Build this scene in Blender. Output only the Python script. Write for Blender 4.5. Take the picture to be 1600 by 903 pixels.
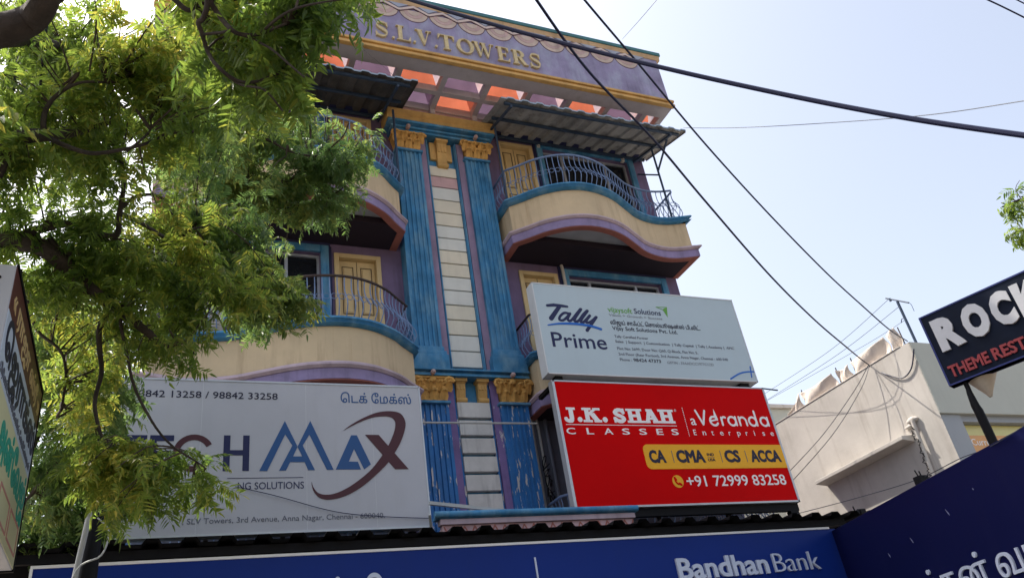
import bpy, bmesh, math, random
import numpy as np
from mathutils import Vector, Matrix, geometry, noise

random.seed(7)
rng = np.random.default_rng(11)
for o in list(bpy.data.objects):
    bpy.data.objects.remove(o)
SC = bpy.context.scene
COL = SC.collection
R = math.radians

# ------------------------------------------------------------------ camera
CAM_POS = Vector((0, 0, 1.6))
PITCH, ROLL, YAW, FPX = 0.529276, -0.165228, 0.467913, 1254.17   # focal length for a 1600 px wide picture
FW = Vector((math.sin(YAW) * math.cos(PITCH), math.cos(YAW) * math.cos(PITCH), math.sin(PITCH)))
_r = Vector((math.cos(YAW), -math.sin(YAW), 0))
_u = _r.cross(FW)
RT = _r * math.cos(ROLL) + _u * math.sin(ROLL)
UP = -_r * math.sin(ROLL) + _u * math.cos(ROLL)
cam_data = bpy.data.cameras.new('camera')
cam = bpy.data.objects.new('camera', cam_data)
COL.objects.link(cam)
m = Matrix((RT, UP, -FW)).transposed().to_4x4()
m.translation = CAM_POS
cam.matrix_world = m
cam_data.sensor_width = 36.0
cam_data.lens = 36.0 * FPX / 1600.0
cam_data.clip_start = 0.05
cam_data.clip_end = 2000
SC.camera = cam

# ------------------------------------------------------------------ sky, sun, exposure
SUN_TO = Vector((-0.385, 0.45, 1.0)).normalized()
SUN_EL = math.asin(SUN_TO.z)
SUN_AZ = math.atan2(SUN_TO.x, SUN_TO.y)
W = bpy.data.worlds.new('World')
SC.world = W
W.use_nodes = True
wn, wl = W.node_tree.nodes, W.node_tree.links
wn.clear()
sky = wn.new('ShaderNodeTexSky')
sky.sky_type = 'NISHITA'
sky.sun_disc = False
sky.sun_elevation = SUN_EL
sky.sun_rotation = SUN_AZ
sky.altitude = 20
sky.air_density = 1.0
sky.dust_density = 5.0
sky.ozone_density = 1.6
hsv = wn.new('ShaderNodeHueSaturation')
hsv.inputs['Saturation'].default_value = 0.60
bg = wn.new('ShaderNodeBackground')
bg.inputs['Strength'].default_value = 0.15
wo = wn.new('ShaderNodeOutputWorld')
wl.new(sky.outputs[0], hsv.inputs['Color'])
wl.new(hsv.outputs[0], bg.inputs['Color'])
wl.new(bg.outputs[0], wo.inputs['Surface'])

sun_data = bpy.data.lights.new('sun', 'SUN')
sun_data.energy = 2.7
sun_data.angle = R(0.53)
sun_data.color = (1.0, 0.93, 0.82)
sun = bpy.data.objects.new('sun', sun_data)
COL.objects.link(sun)
sun.location = (0, 0, 40)
sun.rotation_euler = (-SUN_TO).to_track_quat('-Z', 'Y').to_euler()

SC.view_settings.view_transform = 'Standard'
SC.view_settings.look = 'None'
SC.view_settings.exposure = 1.11
SC.view_settings.gamma = 1.0
SC.view_settings.use_curve_mapping = False
SC.cycles.max_bounces = 7
SC.cycles.diffuse_bounces = 4
SC.cycles.transmission_bounces = 4
SC.cycles.transparent_max_bounces = 4


def at(px, py, dist=None, Y=None, X=None, Z=None):
    """A point of the place seen at pixel (px, py) of the 1600 px photograph, at a distance or on a plane."""
    r = (px - 800) * RT - (py - 451.5) * UP + FPX * FW
    if dist is not None:
        t = dist / r.length
    elif Y is not None:
        t = Y / r.y
    elif X is not None:
        t = X / r.x
    else:
        t = (Z - 1.6) / r.z
    return CAM_POS + r * t


# ------------------------------------------------------------------ materials
def mat(name, col, rough=0.65, var=0.18, scale=3.0, streak=0.0, dirt=(0.05, 0.045, 0.04), metal=0.0, spec=0.35,
        bump=0.0, bump_scale=40.0, peel=None, peel_amt=0.5, rust=0.0, fade=None, fade_amt=0.0, coat=0.0):
    mt = bpy.data.materials.new(name)
    mt.use_nodes = True
    n, l = mt.node_tree.nodes, mt.node_tree.links
    p = n['Principled BSDF']
    p.inputs['Roughness'].default_value = rough
    p.inputs['Metallic'].default_value = metal
    p.inputs['Specular IOR Level'].default_value = spec
    if coat:
        p.inputs['Coat Weight'].default_value = coat
        p.inputs['Coat Roughness'].default_value = 0.15
    geo = n.new('ShaderNodeNewGeometry')

    def noise_tex(sc, det=6, vec=None, mscale=None):
        mp = n.new('ShaderNodeMapping')
        l.new(geo.outputs['Position'], mp.inputs['Vector'])
        mp.inputs['Scale'].default_value = mscale or (1, 1, 1)
        t = n.new('ShaderNodeTexNoise')
        t.inputs['Scale'].default_value = sc
        t.inputs['Detail'].default_value = det
        t.inputs['Roughness'].default_value = 0.62
        l.new(mp.outputs[0], t.inputs['Vector'])
        return t.outputs['Fac']

    def ramp(fac, a, b):
        mr = n.new('ShaderNodeMapRange')
        mr.inputs['From Min'].default_value = a
        mr.inputs['From Max'].default_value = b
        l.new(fac, mr.inputs['Value'])
        return mr.outputs[0]

    def mix(fac, a, b, mode='MIX'):
        mx = n.new('ShaderNodeMix')
        mx.data_type = 'RGBA'
        mx.blend_type = mode
        if isinstance(fac, float):
            mx.inputs['Factor'].default_value = fac
        else:
            l.new(fac, mx.inputs['Factor'])
        for v, i in ((a, 6), (b, 7)):
            if isinstance(v, tuple):
                mx.inputs[i].default_value = (*v, 1)
            else:
                l.new(v, mx.inputs[i])
        return mx.outputs[2]
    c = tuple(col)
    dk = tuple(x * (1 - var) for x in col)
    lt = tuple(min(0.92, x * (1 + var)) for x in col)
    f0 = noise_tex(scale)
    out = mix(ramp(f0, 0.3, 0.7), dk, lt)
    if fade:
        out = mix(mulv(n, l, ramp(noise_tex(scale * 1.7, 8, mscale=(1, 1, 0.45)), 0.45, 0.75), fade_amt), out, tuple(fade))
    if streak:
        s = noise_tex(1.0, 8, mscale=(7, 7, 0.5))
        s2 = noise_tex(1.3, 4)
        out = mix(mulv(n, l, mul2(n, l, ramp(s, 0.5, 0.72), ramp(s2, 0.35, 0.65)), streak), out, tuple(dirt))
    if rust:
        s = noise_tex(1.0, 6, mscale=(11, 11, 0.22))
        s2 = noise_tex(0.9, 3)
        out = mix(mulv(n, l, mul2(n, l, ramp(s, 0.60, 0.74), ramp(s2, 0.42, 0.62)), rust), out, (0.30, 0.13, 0.045))
    if peel:
        pf = noise_tex(6.0, 10, mscale=(2.4, 2.4, 0.5))
        out = mix(ramp(pf, 1 - peel_amt, 1.02 - peel_amt), out, tuple(peel))
    l.new(out, p.inputs['Base Color'])
    rr = n.new('ShaderNodeMapRange')
    rr.inputs['To Min'].default_value = max(0.04, rough - 0.1)
    rr.inputs['To Max'].default_value = min(1, rough + 0.12)
    l.new(f0, rr.inputs['Value'])
    l.new(rr.outputs[0], p.inputs['Roughness'])
    if bump:
        b = n.new('ShaderNodeBump')
        b.inputs['Strength'].default_value = bump
        b.inputs['Distance'].default_value = 0.02
        l.new(noise_tex(bump_scale, 8), b.inputs['Height'])
        l.new(b.outputs[0], p.inputs['Normal'])
    return mt


def mulv(n, l, s, k):
    q = n.new('ShaderNodeMath')
    q.operation = 'MULTIPLY'
    l.new(s, q.inputs[0])
    q.inputs[1].default_value = k
    return q.outputs[0]


def mul2(n, l, a, b):
    q = n.new('ShaderNodeMath')
    q.operation = 'MULTIPLY'
    l.new(a, q.inputs[0])
    l.new(b, q.inputs[1])
    return q.outputs[0]


def leaf_mat(name, ca, cb, cc, trans=0.5):
    mt = bpy.data.materials.new(name)
    mt.use_nodes = True
    n, l = mt.node_tree.nodes, mt.node_tree.links
    n.clear()
    out = n.new('ShaderNodeOutputMaterial')
    geo = n.new('ShaderNodeNewGeometry')
    t = n.new('ShaderNodeTexNoise')
    t.inputs['Scale'].default_value = 1.1
    t.inputs['Detail'].default_value = 3
    l.new(geo.outputs['Position'], t.inputs['Vector'])
    ad = n.new('ShaderNodeMath')
    ad.operation = 'MULTIPLY_ADD'
    l.new(geo.outputs['Random Per Island'], ad.inputs[0])
    ad.inputs[1].default_value = 0.45
    sub = n.new('ShaderNodeMapRange')
    sub.inputs['From Min'].default_value = 0.3
    sub.inputs['From Max'].default_value = 0.7
    sub.inputs['To Max'].default_value = 0.55
    l.new(t.outputs['Fac'], sub.inputs['Value'])
    l.new(sub.outputs[0], ad.inputs[2])
    cr = n.new('ShaderNodeValToRGB')
    e = cr.color_ramp.elements
    e[0].position, e[0].color = 0.05, (*ca, 1)
    e[1].position, e[1].color = 0.6, (*cb, 1)
    e2 = cr.color_ramp.elements.new(0.97)
    e2.color = (*cc, 1)
    l.new(ad.outputs[0], cr.inputs['Fac'])
    d = n.new('ShaderNodeBsdfPrincipled')
    d.inputs['Roughness'].default_value = 0.42
    d.inputs['Specular IOR Level'].default_value = 0.45
    tr = n.new('ShaderNodeBsdfTranslucent')
    hs = n.new('ShaderNodeHueSaturation')
    hs.inputs['Hue'].default_value = 0.485
    hs.inputs['Saturation'].default_value = 1.0
    hs.inputs['Value'].default_value = 3.2
    l.new(cr.outputs[0], d.inputs['Base Color'])
    l.new(cr.outputs[0], hs.inputs['Color'])
    l.new(hs.outputs[0], tr.inputs['Color'])
    mx = n.new('ShaderNodeMixShader')
    mx.inputs[0].default_value = trans
    l.new(d.outputs[0], mx.inputs[1])
    l.new(tr.outputs[0], mx.inputs[2])
    l.new(mx.outputs[0], out.inputs['Surface'])
    return mt


def sheet_mat(name, col, trans):
    mt = bpy.data.materials.new(name)
    mt.use_nodes = True
    n, l = mt.node_tree.nodes, mt.node_tree.links
    n.clear()
    out = n.new('ShaderNodeOutputMaterial')
    geo = n.new('ShaderNodeNewGeometry')
    t = n.new('ShaderNodeTexNoise')
    t.inputs['Scale'].default_value = 2.6
    t.inputs['Detail'].default_value = 7
    l.new(geo.outputs['Position'], t.inputs['Vector'])
    cr = n.new('ShaderNodeValToRGB')
    e = cr.color_ramp.elements
    e[0].position, e[0].color = 0.3, (*[c * 0.72 for c in col], 1)
    e[1].position, e[1].color = 0.7, (*col, 1)
    l.new(t.outputs['Fac'], cr.inputs['Fac'])
    d = n.new('ShaderNodeBsdfDiffuse')
    tr = n.new('ShaderNodeBsdfTranslucent')
    l.new(cr.outputs[0], d.inputs['Color'])
    l.new(cr.outputs[0], tr.inputs['Color'])
    mx = n.new('ShaderNodeMixShader')
    mx.inputs[0].default_value = trans
    l.new(d.outputs[0], mx.inputs[1])
    l.new(tr.outputs[0], mx.inputs[2])
    l.new(mx.outputs[0], out.inputs['Surface'])
    return mt


WHITEP = (0.55, 0.53, 0.52)
M = dict(
    mauve=mat('mauve_plaster', (0.27, 0.205, 0.305), 0.8, 0.2, 2.2, streak=0.55, bump=0.15, fade=(0.36, 0.3, 0.38), fade_amt=0.4),
    violet=mat('violet_wall', (0.17, 0.125, 0.225), 0.8, 0.2, 2.0, streak=0.5, bump=0.15),
    parapet=mat('weathered_mauve_plaster', (0.29, 0.265, 0.42), 0.85, 0.25, 1.6, streak=0.4, bump=0.2, fade=(0.42, 0.48, 0.60), fade_amt=0.85),
    blue=mat('blue_paint', (0.055, 0.215, 0.40), 0.65, 0.28, 2.6, streak=0.65, dirt=(0.02, 0.06, 0.12), bump=0.2, fade=(0.22, 0.39, 0.50), fade_amt=0.8, spec=0.2),
    peel_blue=mat('peeling_blue_paint', (0.03, 0.16, 0.42), 0.6, 0.2, 3, streak=0.5, dirt=(0.02, 0.05, 0.12), bump=0.2, peel=WHITEP, peel_amt=0.41),
    peel_mauve=mat('peeling_mauve_paint', (0.20, 0.14, 0.32), 0.8, 0.2, 3, streak=0.4, bump=0.2, peel=WHITEP, peel_amt=0.41),
    cream=mat('cream_plaster', (0.60, 0.475, 0.305), 0.8, 0.10, 1.5, streak=0.7, rust=0.75, dirt=(0.24, 0.16, 0.09), bump=0.1),
    mould=mat('pale_mauve_moulding', (0.48, 0.38, 0.43), 0.75, 0.15, 3, streak=0.4, bump=0.1),
    fascia=mat('lilac_fascia', (0.27, 0.22, 0.38), 0.75, 0.2, 3, streak=0.45, bump=0.1),
    terracotta=mat('terracotta_edge', (0.36, 0.13, 0.10), 0.8, 0.15, 3, streak=0.3),
    soffit=mat('grey_concrete_soffit', (0.40, 0.40, 0.42), 0.85, 0.12, 2, streak=0.2),
    gold=mat('ochre_paint', (0.58, 0.36, 0.125), 0.65, 0.2, 4, streak=0.5, dirt=(0.2, 0.1, 0.04), bump=0.1),
    capital=mat('ochre_capital_plaster', (0.62, 0.35, 0.10), 0.75, 0.25, 9, streak=0.5, dirt=(0.2, 0.09, 0.03), bump=0.4),
    block=mat('off_white_facing', (0.66, 0.67, 0.62), 0.7, 0.08, 2, streak=0.35, dirt=(0.35, 0.34, 0.3)),
    block_cream=mat('cream_facing', (0.70, 0.65, 0.52), 0.7, 0.08, 2, streak=0.35, dirt=(0.35, 0.32, 0.26)),
    block_pink=mat('pink_facing', (0.55, 0.36, 0.36), 0.75, 0.15, 3, streak=0.4),
    block_dirty=mat('stained_white_facing', (0.60, 0.60, 0.58), 0.8, 0.12, 3, streak=0.9, dirt=(0.2, 0.2, 0.2)),
    pink=mat('stained_pink_plaster', (0.52, 0.36, 0.38), 0.8, 0.2, 3, streak=0.7, dirt=(0.35, 0.12, 0.1), bump=0.1),
    grey_beam=mat('grey_beam', (0.46, 0.44, 0.48), 0.8, 0.1, 2, streak=0.3),
    orange_sheet=sheet_mat('orange_skylight_sheet', (0.66, 0.20, 0.11), 0.33),
    purple_sheet=sheet_mat('purple_skylight_sheet', (0.23, 0.155, 0.23), 0.3),
    sunlit_sheet=sheet_mat('sunlit_skylight_sheet', (0.86, 0.72, 0.68), 0.75),  # sunlit look of the front-row end faces put into a paler colour
    teal=mat('teal_cap_paint', (0.05, 0.17, 0.19), 0.6, 0.2, 3, streak=0.3),
    tan=mat('tan_cornice', (0.55, 0.38, 0.22), 0.75, 0.15, 3, streak=0.4),
    letter=mat('pale_gold_letter', (0.62, 0.50, 0.27), 0.45, 0.15, 12, streak=0.4, metal=0.15),
    fan_a=mat('pink_fan_plaster', (0.52, 0.38, 0.37), 0.8, 0.15, 3, streak=0.3),
    fan_b=mat('sand_fan_plaster', (0.56, 0.46, 0.40), 0.8, 0.15, 3, streak=0.3),
    zig=mat('pale_zigzag_plaster', (0.62, 0.52, 0.48), 0.8, 0.12, 3, streak=0.2),
    bluegrey=mat('blue_grey_plaster', (0.36, 0.40, 0.50), 0.8, 0.12, 3),
    fan_line=mat('dark_fan_outline', (0.16, 0.10, 0.15), 0.8, 0.1, 3),
    door=mat('cream_door_paint', (0.62, 0.47, 0.24), 0.5, 0.08, 4, streak=0.25, dirt=(0.3, 0.2, 0.1)),
    groove=mat('dark_groove', (0.10, 0.07, 0.04), 0.8, 0.1, 4),
    glass=mat('dark_window_glass', (0.012, 0.014, 0.018), 0.12, 0.1, 2, spec=0.5),
    alu=mat('aluminium_frame', (0.42, 0.46, 0.52), 0.4, 0.1, 5, metal=0.3),
    rail=mat('blue_grey_railing_paint', (0.17, 0.25, 0.42), 0.5, 0.25, 9, streak=0.3),
    rail_dark=mat('rusty_dark_handrail', (0.06, 0.04, 0.035), 0.6, 0.3, 9),
    post=mat('blue_grey_steel', (0.035, 0.06, 0.105), 0.5, 0.2, 5),
    awning=mat('grey_roofing_sheet', (0.37, 0.36, 0.34), 0.6, 0.3, 1.8, streak=0.85, dirt=(0.06, 0.05, 0.04), spec=0.2),
    awning_dark=mat('dark_roofing_sheet', (0.09, 0.085, 0.08), 0.7, 0.4, 2.4, streak=0.6, dirt=(0.02, 0.02, 0.02)),  # much darker version of the roofing sheet, with darker streaks
    sheet_edge=mat('sunlit_sheet_edge', (0.30, 0.40, 0.50), 0.5, 0.2, 6),  # sunlit rim of the awning sheet put into a paler colour
    black=mat('black_steel', (0.010, 0.010, 0.012), 0.6, 0.25, 6, spec=0.12),
    eave=mat('shade_black_sheet', (0.008, 0.008, 0.009), 0.75, 0.3, 3, spec=0.1),  # shade on the eave put into a near-black base colour
    silver=mat('galvanised_frame', (0.50, 0.52, 0.54), 0.4, 0.1, 5, metal=0.4),
    sign_white=mat('white_flex_sheet', (0.47, 0.475, 0.51), 0.5, 0.06, 0.8, bump=0.3, bump_scale=1.1, streak=0.22, dirt=(0.35, 0.34, 0.33)),
    sign_pale=mat('pale_blue_flex_sheet', (0.46, 0.555, 0.60), 0.45, 0.04, 0.8, bump=0.25, bump_scale=1.1, streak=0.12, dirt=(0.4, 0.42, 0.42)),
    sign_side=mat('painted_sign_edge', (0.62, 0.64, 0.65), 0.5, 0.06, 3, streak=0.2),
    red=mat('red_flex_sheet', (0.60, 0.001, 0.002), 0.55, 0.06, 0.8, spec=0.05, bump=0.25, bump_scale=1.1),
    yellow=mat('yellow_print', (0.85, 0.42, 0.008), 0.5, 0.03, 1),
    white=mat('white_print', (0.86, 0.85, 0.84), 0.5, 0.02, 2),
    navy=mat('navy_print', (0.012, 0.016, 0.075), 0.5, 0.05, 2),
    navy_letter=mat('dark_navy_print', (0.01, 0.01, 0.035), 0.5, 0.05, 2),
    tm_blue=mat('blue_logo_print', (0.022, 0.085, 0.24), 0.5, 0.05, 2),
    maroon=mat('maroon_logo_print', (0.07, 0.018, 0.025), 0.5, 0.05, 2),
    grey_print=mat('grey_print', (0.12, 0.13, 0.17), 0.5, 0.05, 2),
    faded=mat('faded_print', (0.25, 0.27, 0.31), 0.5, 0.05, 2),
    sw_blue=mat('bright_blue_print', (0.012, 0.13, 0.52), 0.5, 0.05, 2),
    green=mat('green_logo_print', (0.13, 0.36, 0.05), 0.5, 0.08, 2),
    bb=mat('blue_board_vinyl', (0.008, 0.029, 0.20), 0.4, 0.06, 0.8, spec=0.12, streak=0.15, dirt=(0.02, 0.03, 0.09)),
    sb=mat('dark_navy_board_vinyl', (0.005, 0.007, 0.050), 0.45, 0.08, 0.8, spec=0.12, streak=0.15, dirt=(0.02, 0.02, 0.06)),
    scuff=mat('pale_scuff', (0.17, 0.19, 0.32), 0.7, 0.1, 8),
    chan=mat('pale_channel_letter', (0.55, 0.60, 0.72), 0.4, 0.05, 3),
    rock=mat('blackish_navy_board', (0.008, 0.012, 0.026), 0.6, 0.3, 2.5, spec=0.1, streak=0.25, dirt=(0.03, 0.035, 0.05)),
    rock_edge=mat('blue_board_edge', (0.02, 0.03, 0.16), 0.5, 0.1, 3),
    rock_letter=mat('white_channel_letter', (0.58, 0.58, 0.60), 0.5, 0.06, 4, streak=0.2, dirt=(0.4, 0.4, 0.4)),
    rock_red=mat('red_channel_letter', (0.32, 0.045, 0.05), 0.6, 0.1, 4),
    lamp_cone=mat('aged_translucent_shade', (0.55, 0.46, 0.36), 0.6, 0.12, 4, streak=0.3),
    brown=mat('brown_print', (0.11, 0.03, 0.025), 0.5, 0.08, 2),
    print_gold=mat('gold_print', (0.68, 0.50, 0.25), 0.5, 0.05, 2),
    print_teal=mat('teal_print', (0.01, 0.33, 0.24), 0.5, 0.05, 2),
    pale_yellow=mat('pale_yellow_print', (0.68, 0.66, 0.40), 0.5, 0.04, 2),
    pale_blue=mat('pale_blue_print', (0.55, 0.63, 0.74), 0.5, 0.04, 2),
    pink_print=mat('pink_print', (0.55, 0.25, 0.22), 0.5, 0.04, 2),
    wb=mat('whitewashed_plaster', (0.555, 0.52, 0.475), 0.85, 0.12, 1.2, streak=0.6, dirt=(0.32, 0.28, 0.24), bump=0.15, bump_scale=14),
    wb_front=mat('pale_grey_green_plaster', (0.50, 0.51, 0.45), 0.85, 0.05, 1.0, streak=0.2, dirt=(0.3, 0.3, 0.27), bump=0.1),
    wb_grey=mat('grey_plaster', (0.36, 0.38, 0.40), 0.85, 0.05, 1.0, streak=0.2),
    orange_poster=mat('orange_poster_print', (0.72, 0.36, 0.12), 0.3, 0.06, 1),
    yellow_poster=mat('pale_yellow_poster_print', (0.68, 0.62, 0.25), 0.3, 0.06, 1),
    cloth=mat('beige_shade_cloth', (0.80, 0.71, 0.62), 0.9, 0.1, 4, bump=0.2, bump_scale=25),
    cable=mat('dark_cable_sheath', (0.009, 0.010, 0.045), 0.45, 0.1, 6),
    cable_grey=mat('grey_cable_sheath', (0.05, 0.055, 0.07), 0.5, 0.1, 6),
    pvc=mat('grey_white_conduit', (0.42, 0.43, 0.42), 0.5, 0.1, 5, streak=0.3),
    bark=mat('dark_neem_bark', (0.055, 0.042, 0.034), 0.9, 0.4, 9, bump=0.8, bump_scale=30),
    twig=mat('brown_twig_bark', (0.06, 0.042, 0.030), 0.85, 0.3, 9),
    leaf=leaf_mat('neem_leaf', (0.035, 0.080, 0.016), (0.105, 0.155, 0.024), (0.24, 0.215, 0.033)),
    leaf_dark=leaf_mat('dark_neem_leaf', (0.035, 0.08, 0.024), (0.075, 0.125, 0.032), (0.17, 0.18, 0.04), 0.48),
    asphalt=mat('asphalt', (0.055, 0.053, 0.05), 0.9, 0.25, 2.0, bump=0.4, bump_scale=60),
    dust=mat('dusty_earth', (0.22, 0.17, 0.12), 0.95, 0.25, 0.6, bump=0.3),
    paving=mat('concrete_paving', (0.30, 0.28, 0.25), 0.9, 0.2, 1.5, bump=0.2),
    paint_line=mat('road_marking_paint', (0.70, 0.69, 0.64), 0.7, 0.12, 5, streak=0.3),
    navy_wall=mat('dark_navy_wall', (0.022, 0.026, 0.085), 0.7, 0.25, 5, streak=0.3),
    shade_ceiling=mat('shade_dark_ceiling', (0.022, 0.014, 0.024), 0.85, 0.25, 2),  # deep shade of the balcony recess put into the colour
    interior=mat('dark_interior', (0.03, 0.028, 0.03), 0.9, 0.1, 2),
    ac=mat('beige_appliance_paint', (0.48, 0.43, 0.36), 0.55, 0.06, 3, streak=0.3),
    lampw=mat('dirty_white_fitting', (0.55, 0.52, 0.48), 0.5, 0.1, 5),
    plant=leaf_mat('shrub_leaf', (0.03, 0.09, 0.02), (0.05, 0.13, 0.03), (0.09, 0.16, 0.03), 0.35),
)


# ------------------------------------------------------------------ mesh building
class MB:
    def __init__(s):
        s.v, s.f = [], []

    def add(s, verts, faces):
        k = len(s.v)
        s.v += [tuple(p) for p in verts]
        s.f += [tuple(i + k for i in f) for f in faces]
        return s

    def box(s, x0, x1, y0, y1, z0, z1):
        return s.add([(x0, y0, z0), (x1, y0, z0), (x1, y1, z0), (x0, y1, z0), (x0, y0, z1), (x1, y0, z1), (x1, y1, z1), (x0, y1, z1)],
                     [(0, 3, 2, 1), (4, 5, 6, 7), (0, 1, 5, 4), (1, 2, 6, 5), (2, 3, 7, 6), (3, 0, 4, 7)])

    def obox(s, O, u, w, d, h, n=None):
        """box from corner O: w along u, h along Z, d along -n (n = outward normal)"""
        u = Vector((u[0], u[1], 0)).normalized()
        n = u.cross(Vector((0, 0, 1))) if n is None else n
        O = Vector(O)
        z = Vector((0, 0, 1))
        p = [O, O + u * w, O + u * w - n * d, O - n * d]
        return s.add([*p, *[q + z * h for q in p]], [(0, 3, 2, 1), (4, 5, 6, 7), (0, 1, 5, 4), (1, 2, 6, 5), (2, 3, 7, 6), (3, 0, 4, 7)])

    def prism(s, pts, vec):
        """closed polygon (3D points) swept by vec"""
        vec = Vector(vec)
        p = [Vector(q) for q in pts]
        n = len(p)
        s.add([*p, *[q + vec for q in p]], [tuple(range(n))[::-1], tuple(range(n, 2 * n))] + [(i, (i + 1) % n, (i + 1) % n + n, i + n) for i in range(n)])
        return s

    def tube(s, pts, r, seg=8, caps=True, closed=False):
        pts = [Vector(p) for p in pts]
        n = len(pts)
        rs = r if isinstance(r, (list, tuple)) else [r] * n
        k = len(s.v)
        ref = None
        for i in range(n):
            if closed:
                t = (pts[(i + 1) % n] - pts[i - 1]).normalized()
            else:
                t = (pts[min(i + 1, n - 1)] - pts[max(i - 1, 0)])
                t = t.normalized() if t.length > 1e-9 else Vector((0, 0, 1))
            if ref is None:
                ref = Vector((0, 0, 1)) if abs(t.z) < 0.9 else Vector((1, 0, 0))
            a = t.cross(ref)
            a = a.normalized() if a.length > 1e-6 else t.orthogonal().normalized()
            b = t.cross(a).normalized()
            ref = -b if False else a.cross(t)
            for j in range(seg):
                an = 2 * math.pi * j / seg
                q = pts[i] + (a * math.cos(an) + b * math.sin(an)) * rs[i]
                s.v.append(tuple(q))
        for i in range(n if closed else n - 1):
            for j in range(seg):
                i2 = (i + 1) % n
                s.f.append((k + i * seg + j, k + i * seg + (j + 1) % seg, k + i2 * seg + (j + 1) % seg, k + i2 * seg + j))
        if caps and not closed:
            s.f.append(tuple(k + j for j in range(seg))[::-1])
            s.f.append(tuple(k + (n - 1) * seg + j for j in range(seg)))
        return s

    def bar(s, a, b, w, h=None):
        """square bar between two points"""
        a, b = Vector(a), Vector(b)
        h = h or w
        t = (b - a).normalized()
        x = t.cross(Vector((0, 0, 1)))
        x = x.normalized() if x.length > 1e-4 else Vector((1, 0, 0))
        y = t.cross(x)
        c = [x * sx * w / 2 + y * sy * h / 2 for sx, sy in ((-1, -1), (1, -1), (1, 1), (-1, 1))]
        return s.add([a + q for q in c] + [b + q for q in c], [(0, 3, 2, 1), (4, 5, 6, 7), (0, 1, 5, 4), (1, 2, 6, 5), (2, 3, 7, 6), (3, 0, 4, 7)])

    def cyl(s, c, r, axis, length, seg=20):
        a = Vector(axis).normalized()
        return s.tube([Vector(c), Vector(c) + a * length], r, seg)

    def ball(s, c, r, seg=12, rings=8, sq=(1, 1, 1)):
        c = Vector(c)
        k = len(s.v)
        for i in range(rings + 1):
            th = math.pi * i / rings
            for j in range(seg):
                ph = 2 * math.pi * j / seg
                s.v.append((c.x + r * sq[0] * math.sin(th) * math.cos(ph), c.y + r * sq[1] * math.sin(th) * math.sin(ph), c.z + r * sq[2] * math.cos(th)))
        for i in range(rings):
            for j in range(seg):
                s.f.append((k + i * seg + j, k + (i + 1) * seg + j, k + (i + 1) * seg + (j + 1) % seg, k + i * seg + (j + 1) % seg))
        return s


def root_loc(p):
    while p is not None and p.parent is not None:
        p = p.parent
    return Vector(p.location) if p is not None else Vector((0, 0, 0))


def obj(name, mb, material, parent=None, smooth=False, bevel=0.0, label=None):
    """one mesh object; points are given in world space"""
    off = root_loc(parent)
    me = bpy.data.meshes.new(name)
    v = [(p[0] - off.x, p[1] - off.y, p[2] - off.z) for p in mb.v]
    me.from_pydata(v, [], mb.f)
    me.materials.append(material)
    bm = bmesh.new()
    bm.from_mesh(me)
    bmesh.ops.recalc_face_normals(bm, faces=bm.faces)
    bm.to_mesh(me)
    bm.free()
    if smooth:
        me.shade_smooth()
        me.set_sharp_from_angle(angle=R(40))
    o = bpy.data.objects.new(name, me)
    COL.objects.link(o)
    if parent is not None:
        o.parent = parent
    if bevel:
        b = o.modifiers.new('bevel', 'BEVEL')
        b.width = bevel
        b.segments = 2
        b.limit_method = 'ANGLE'
        b.angle_limit = R(50)
    if label:
        o['label'] = label
    return o


def tag(o, label=None, cat=None, group=None, kind=None):
    if label:
        o['label'] = label
    if cat:
        o['category'] = cat
    if group:
        o['group'] = group
    if kind:
        o['kind'] = kind
    return o


def thing(name, label, cat, loc=(0, 0, 0), group=None):
    o = bpy.data.objects.new(name, None)
    COL.objects.link(o)
    o.location = loc
    o.empty_display_size = 0.3
    return tag(o, label, cat, group)


def copy_tree(o, parent=None):
    c = o.copy()
    COL.objects.link(c)
    if parent is not None:
        c.parent = parent
    for ch in list(o.children):
        copy_tree(ch, c)
    return c


def catmull(pts, n=8):
    P = [Vector(p) for p in pts]
    out = []
    for i in range(len(P) - 1):
        p0, p1, p2, p3 = P[max(i - 1, 0)], P[i], P[i + 1], P[min(i + 2, len(P) - 1)]
        for k in range(n):
            t = k / n
            out.append(0.5 * ((2 * p1) + (p2 - p0) * t + (2 * p0 - 5 * p1 + 4 * p2 - p3) * t * t + (3 * p1 - p0 - 3 * p2 + p3) * t ** 3))
    out.append(P[-1])
    return out


def resample(pts, step):
    P = [Vector(p) for p in pts]
    d = [0]
    for a, b in zip(P, P[1:]):
        d.append(d[-1] + (b - a).length)
    n = max(1, round(d[-1] / step))
    out, j = [], 0
    for i in range(n + 1):
        s = d[-1] * i / n
        while j < len(d) - 2 and d[j + 1] < s:
            j += 1
        t = (s - d[j]) / max(1e-9, d[j + 1] - d[j])
        out.append(P[j].lerp(P[j + 1], min(1, max(0, t))))
    return out


# ------------------------------------------------------------------ flat shapes and lettering
def area(l):
    return 0.5 * sum(a[0] * b[1] - b[0] * a[1] for a, b in zip(l, l[1:] + l[:1]))


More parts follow.
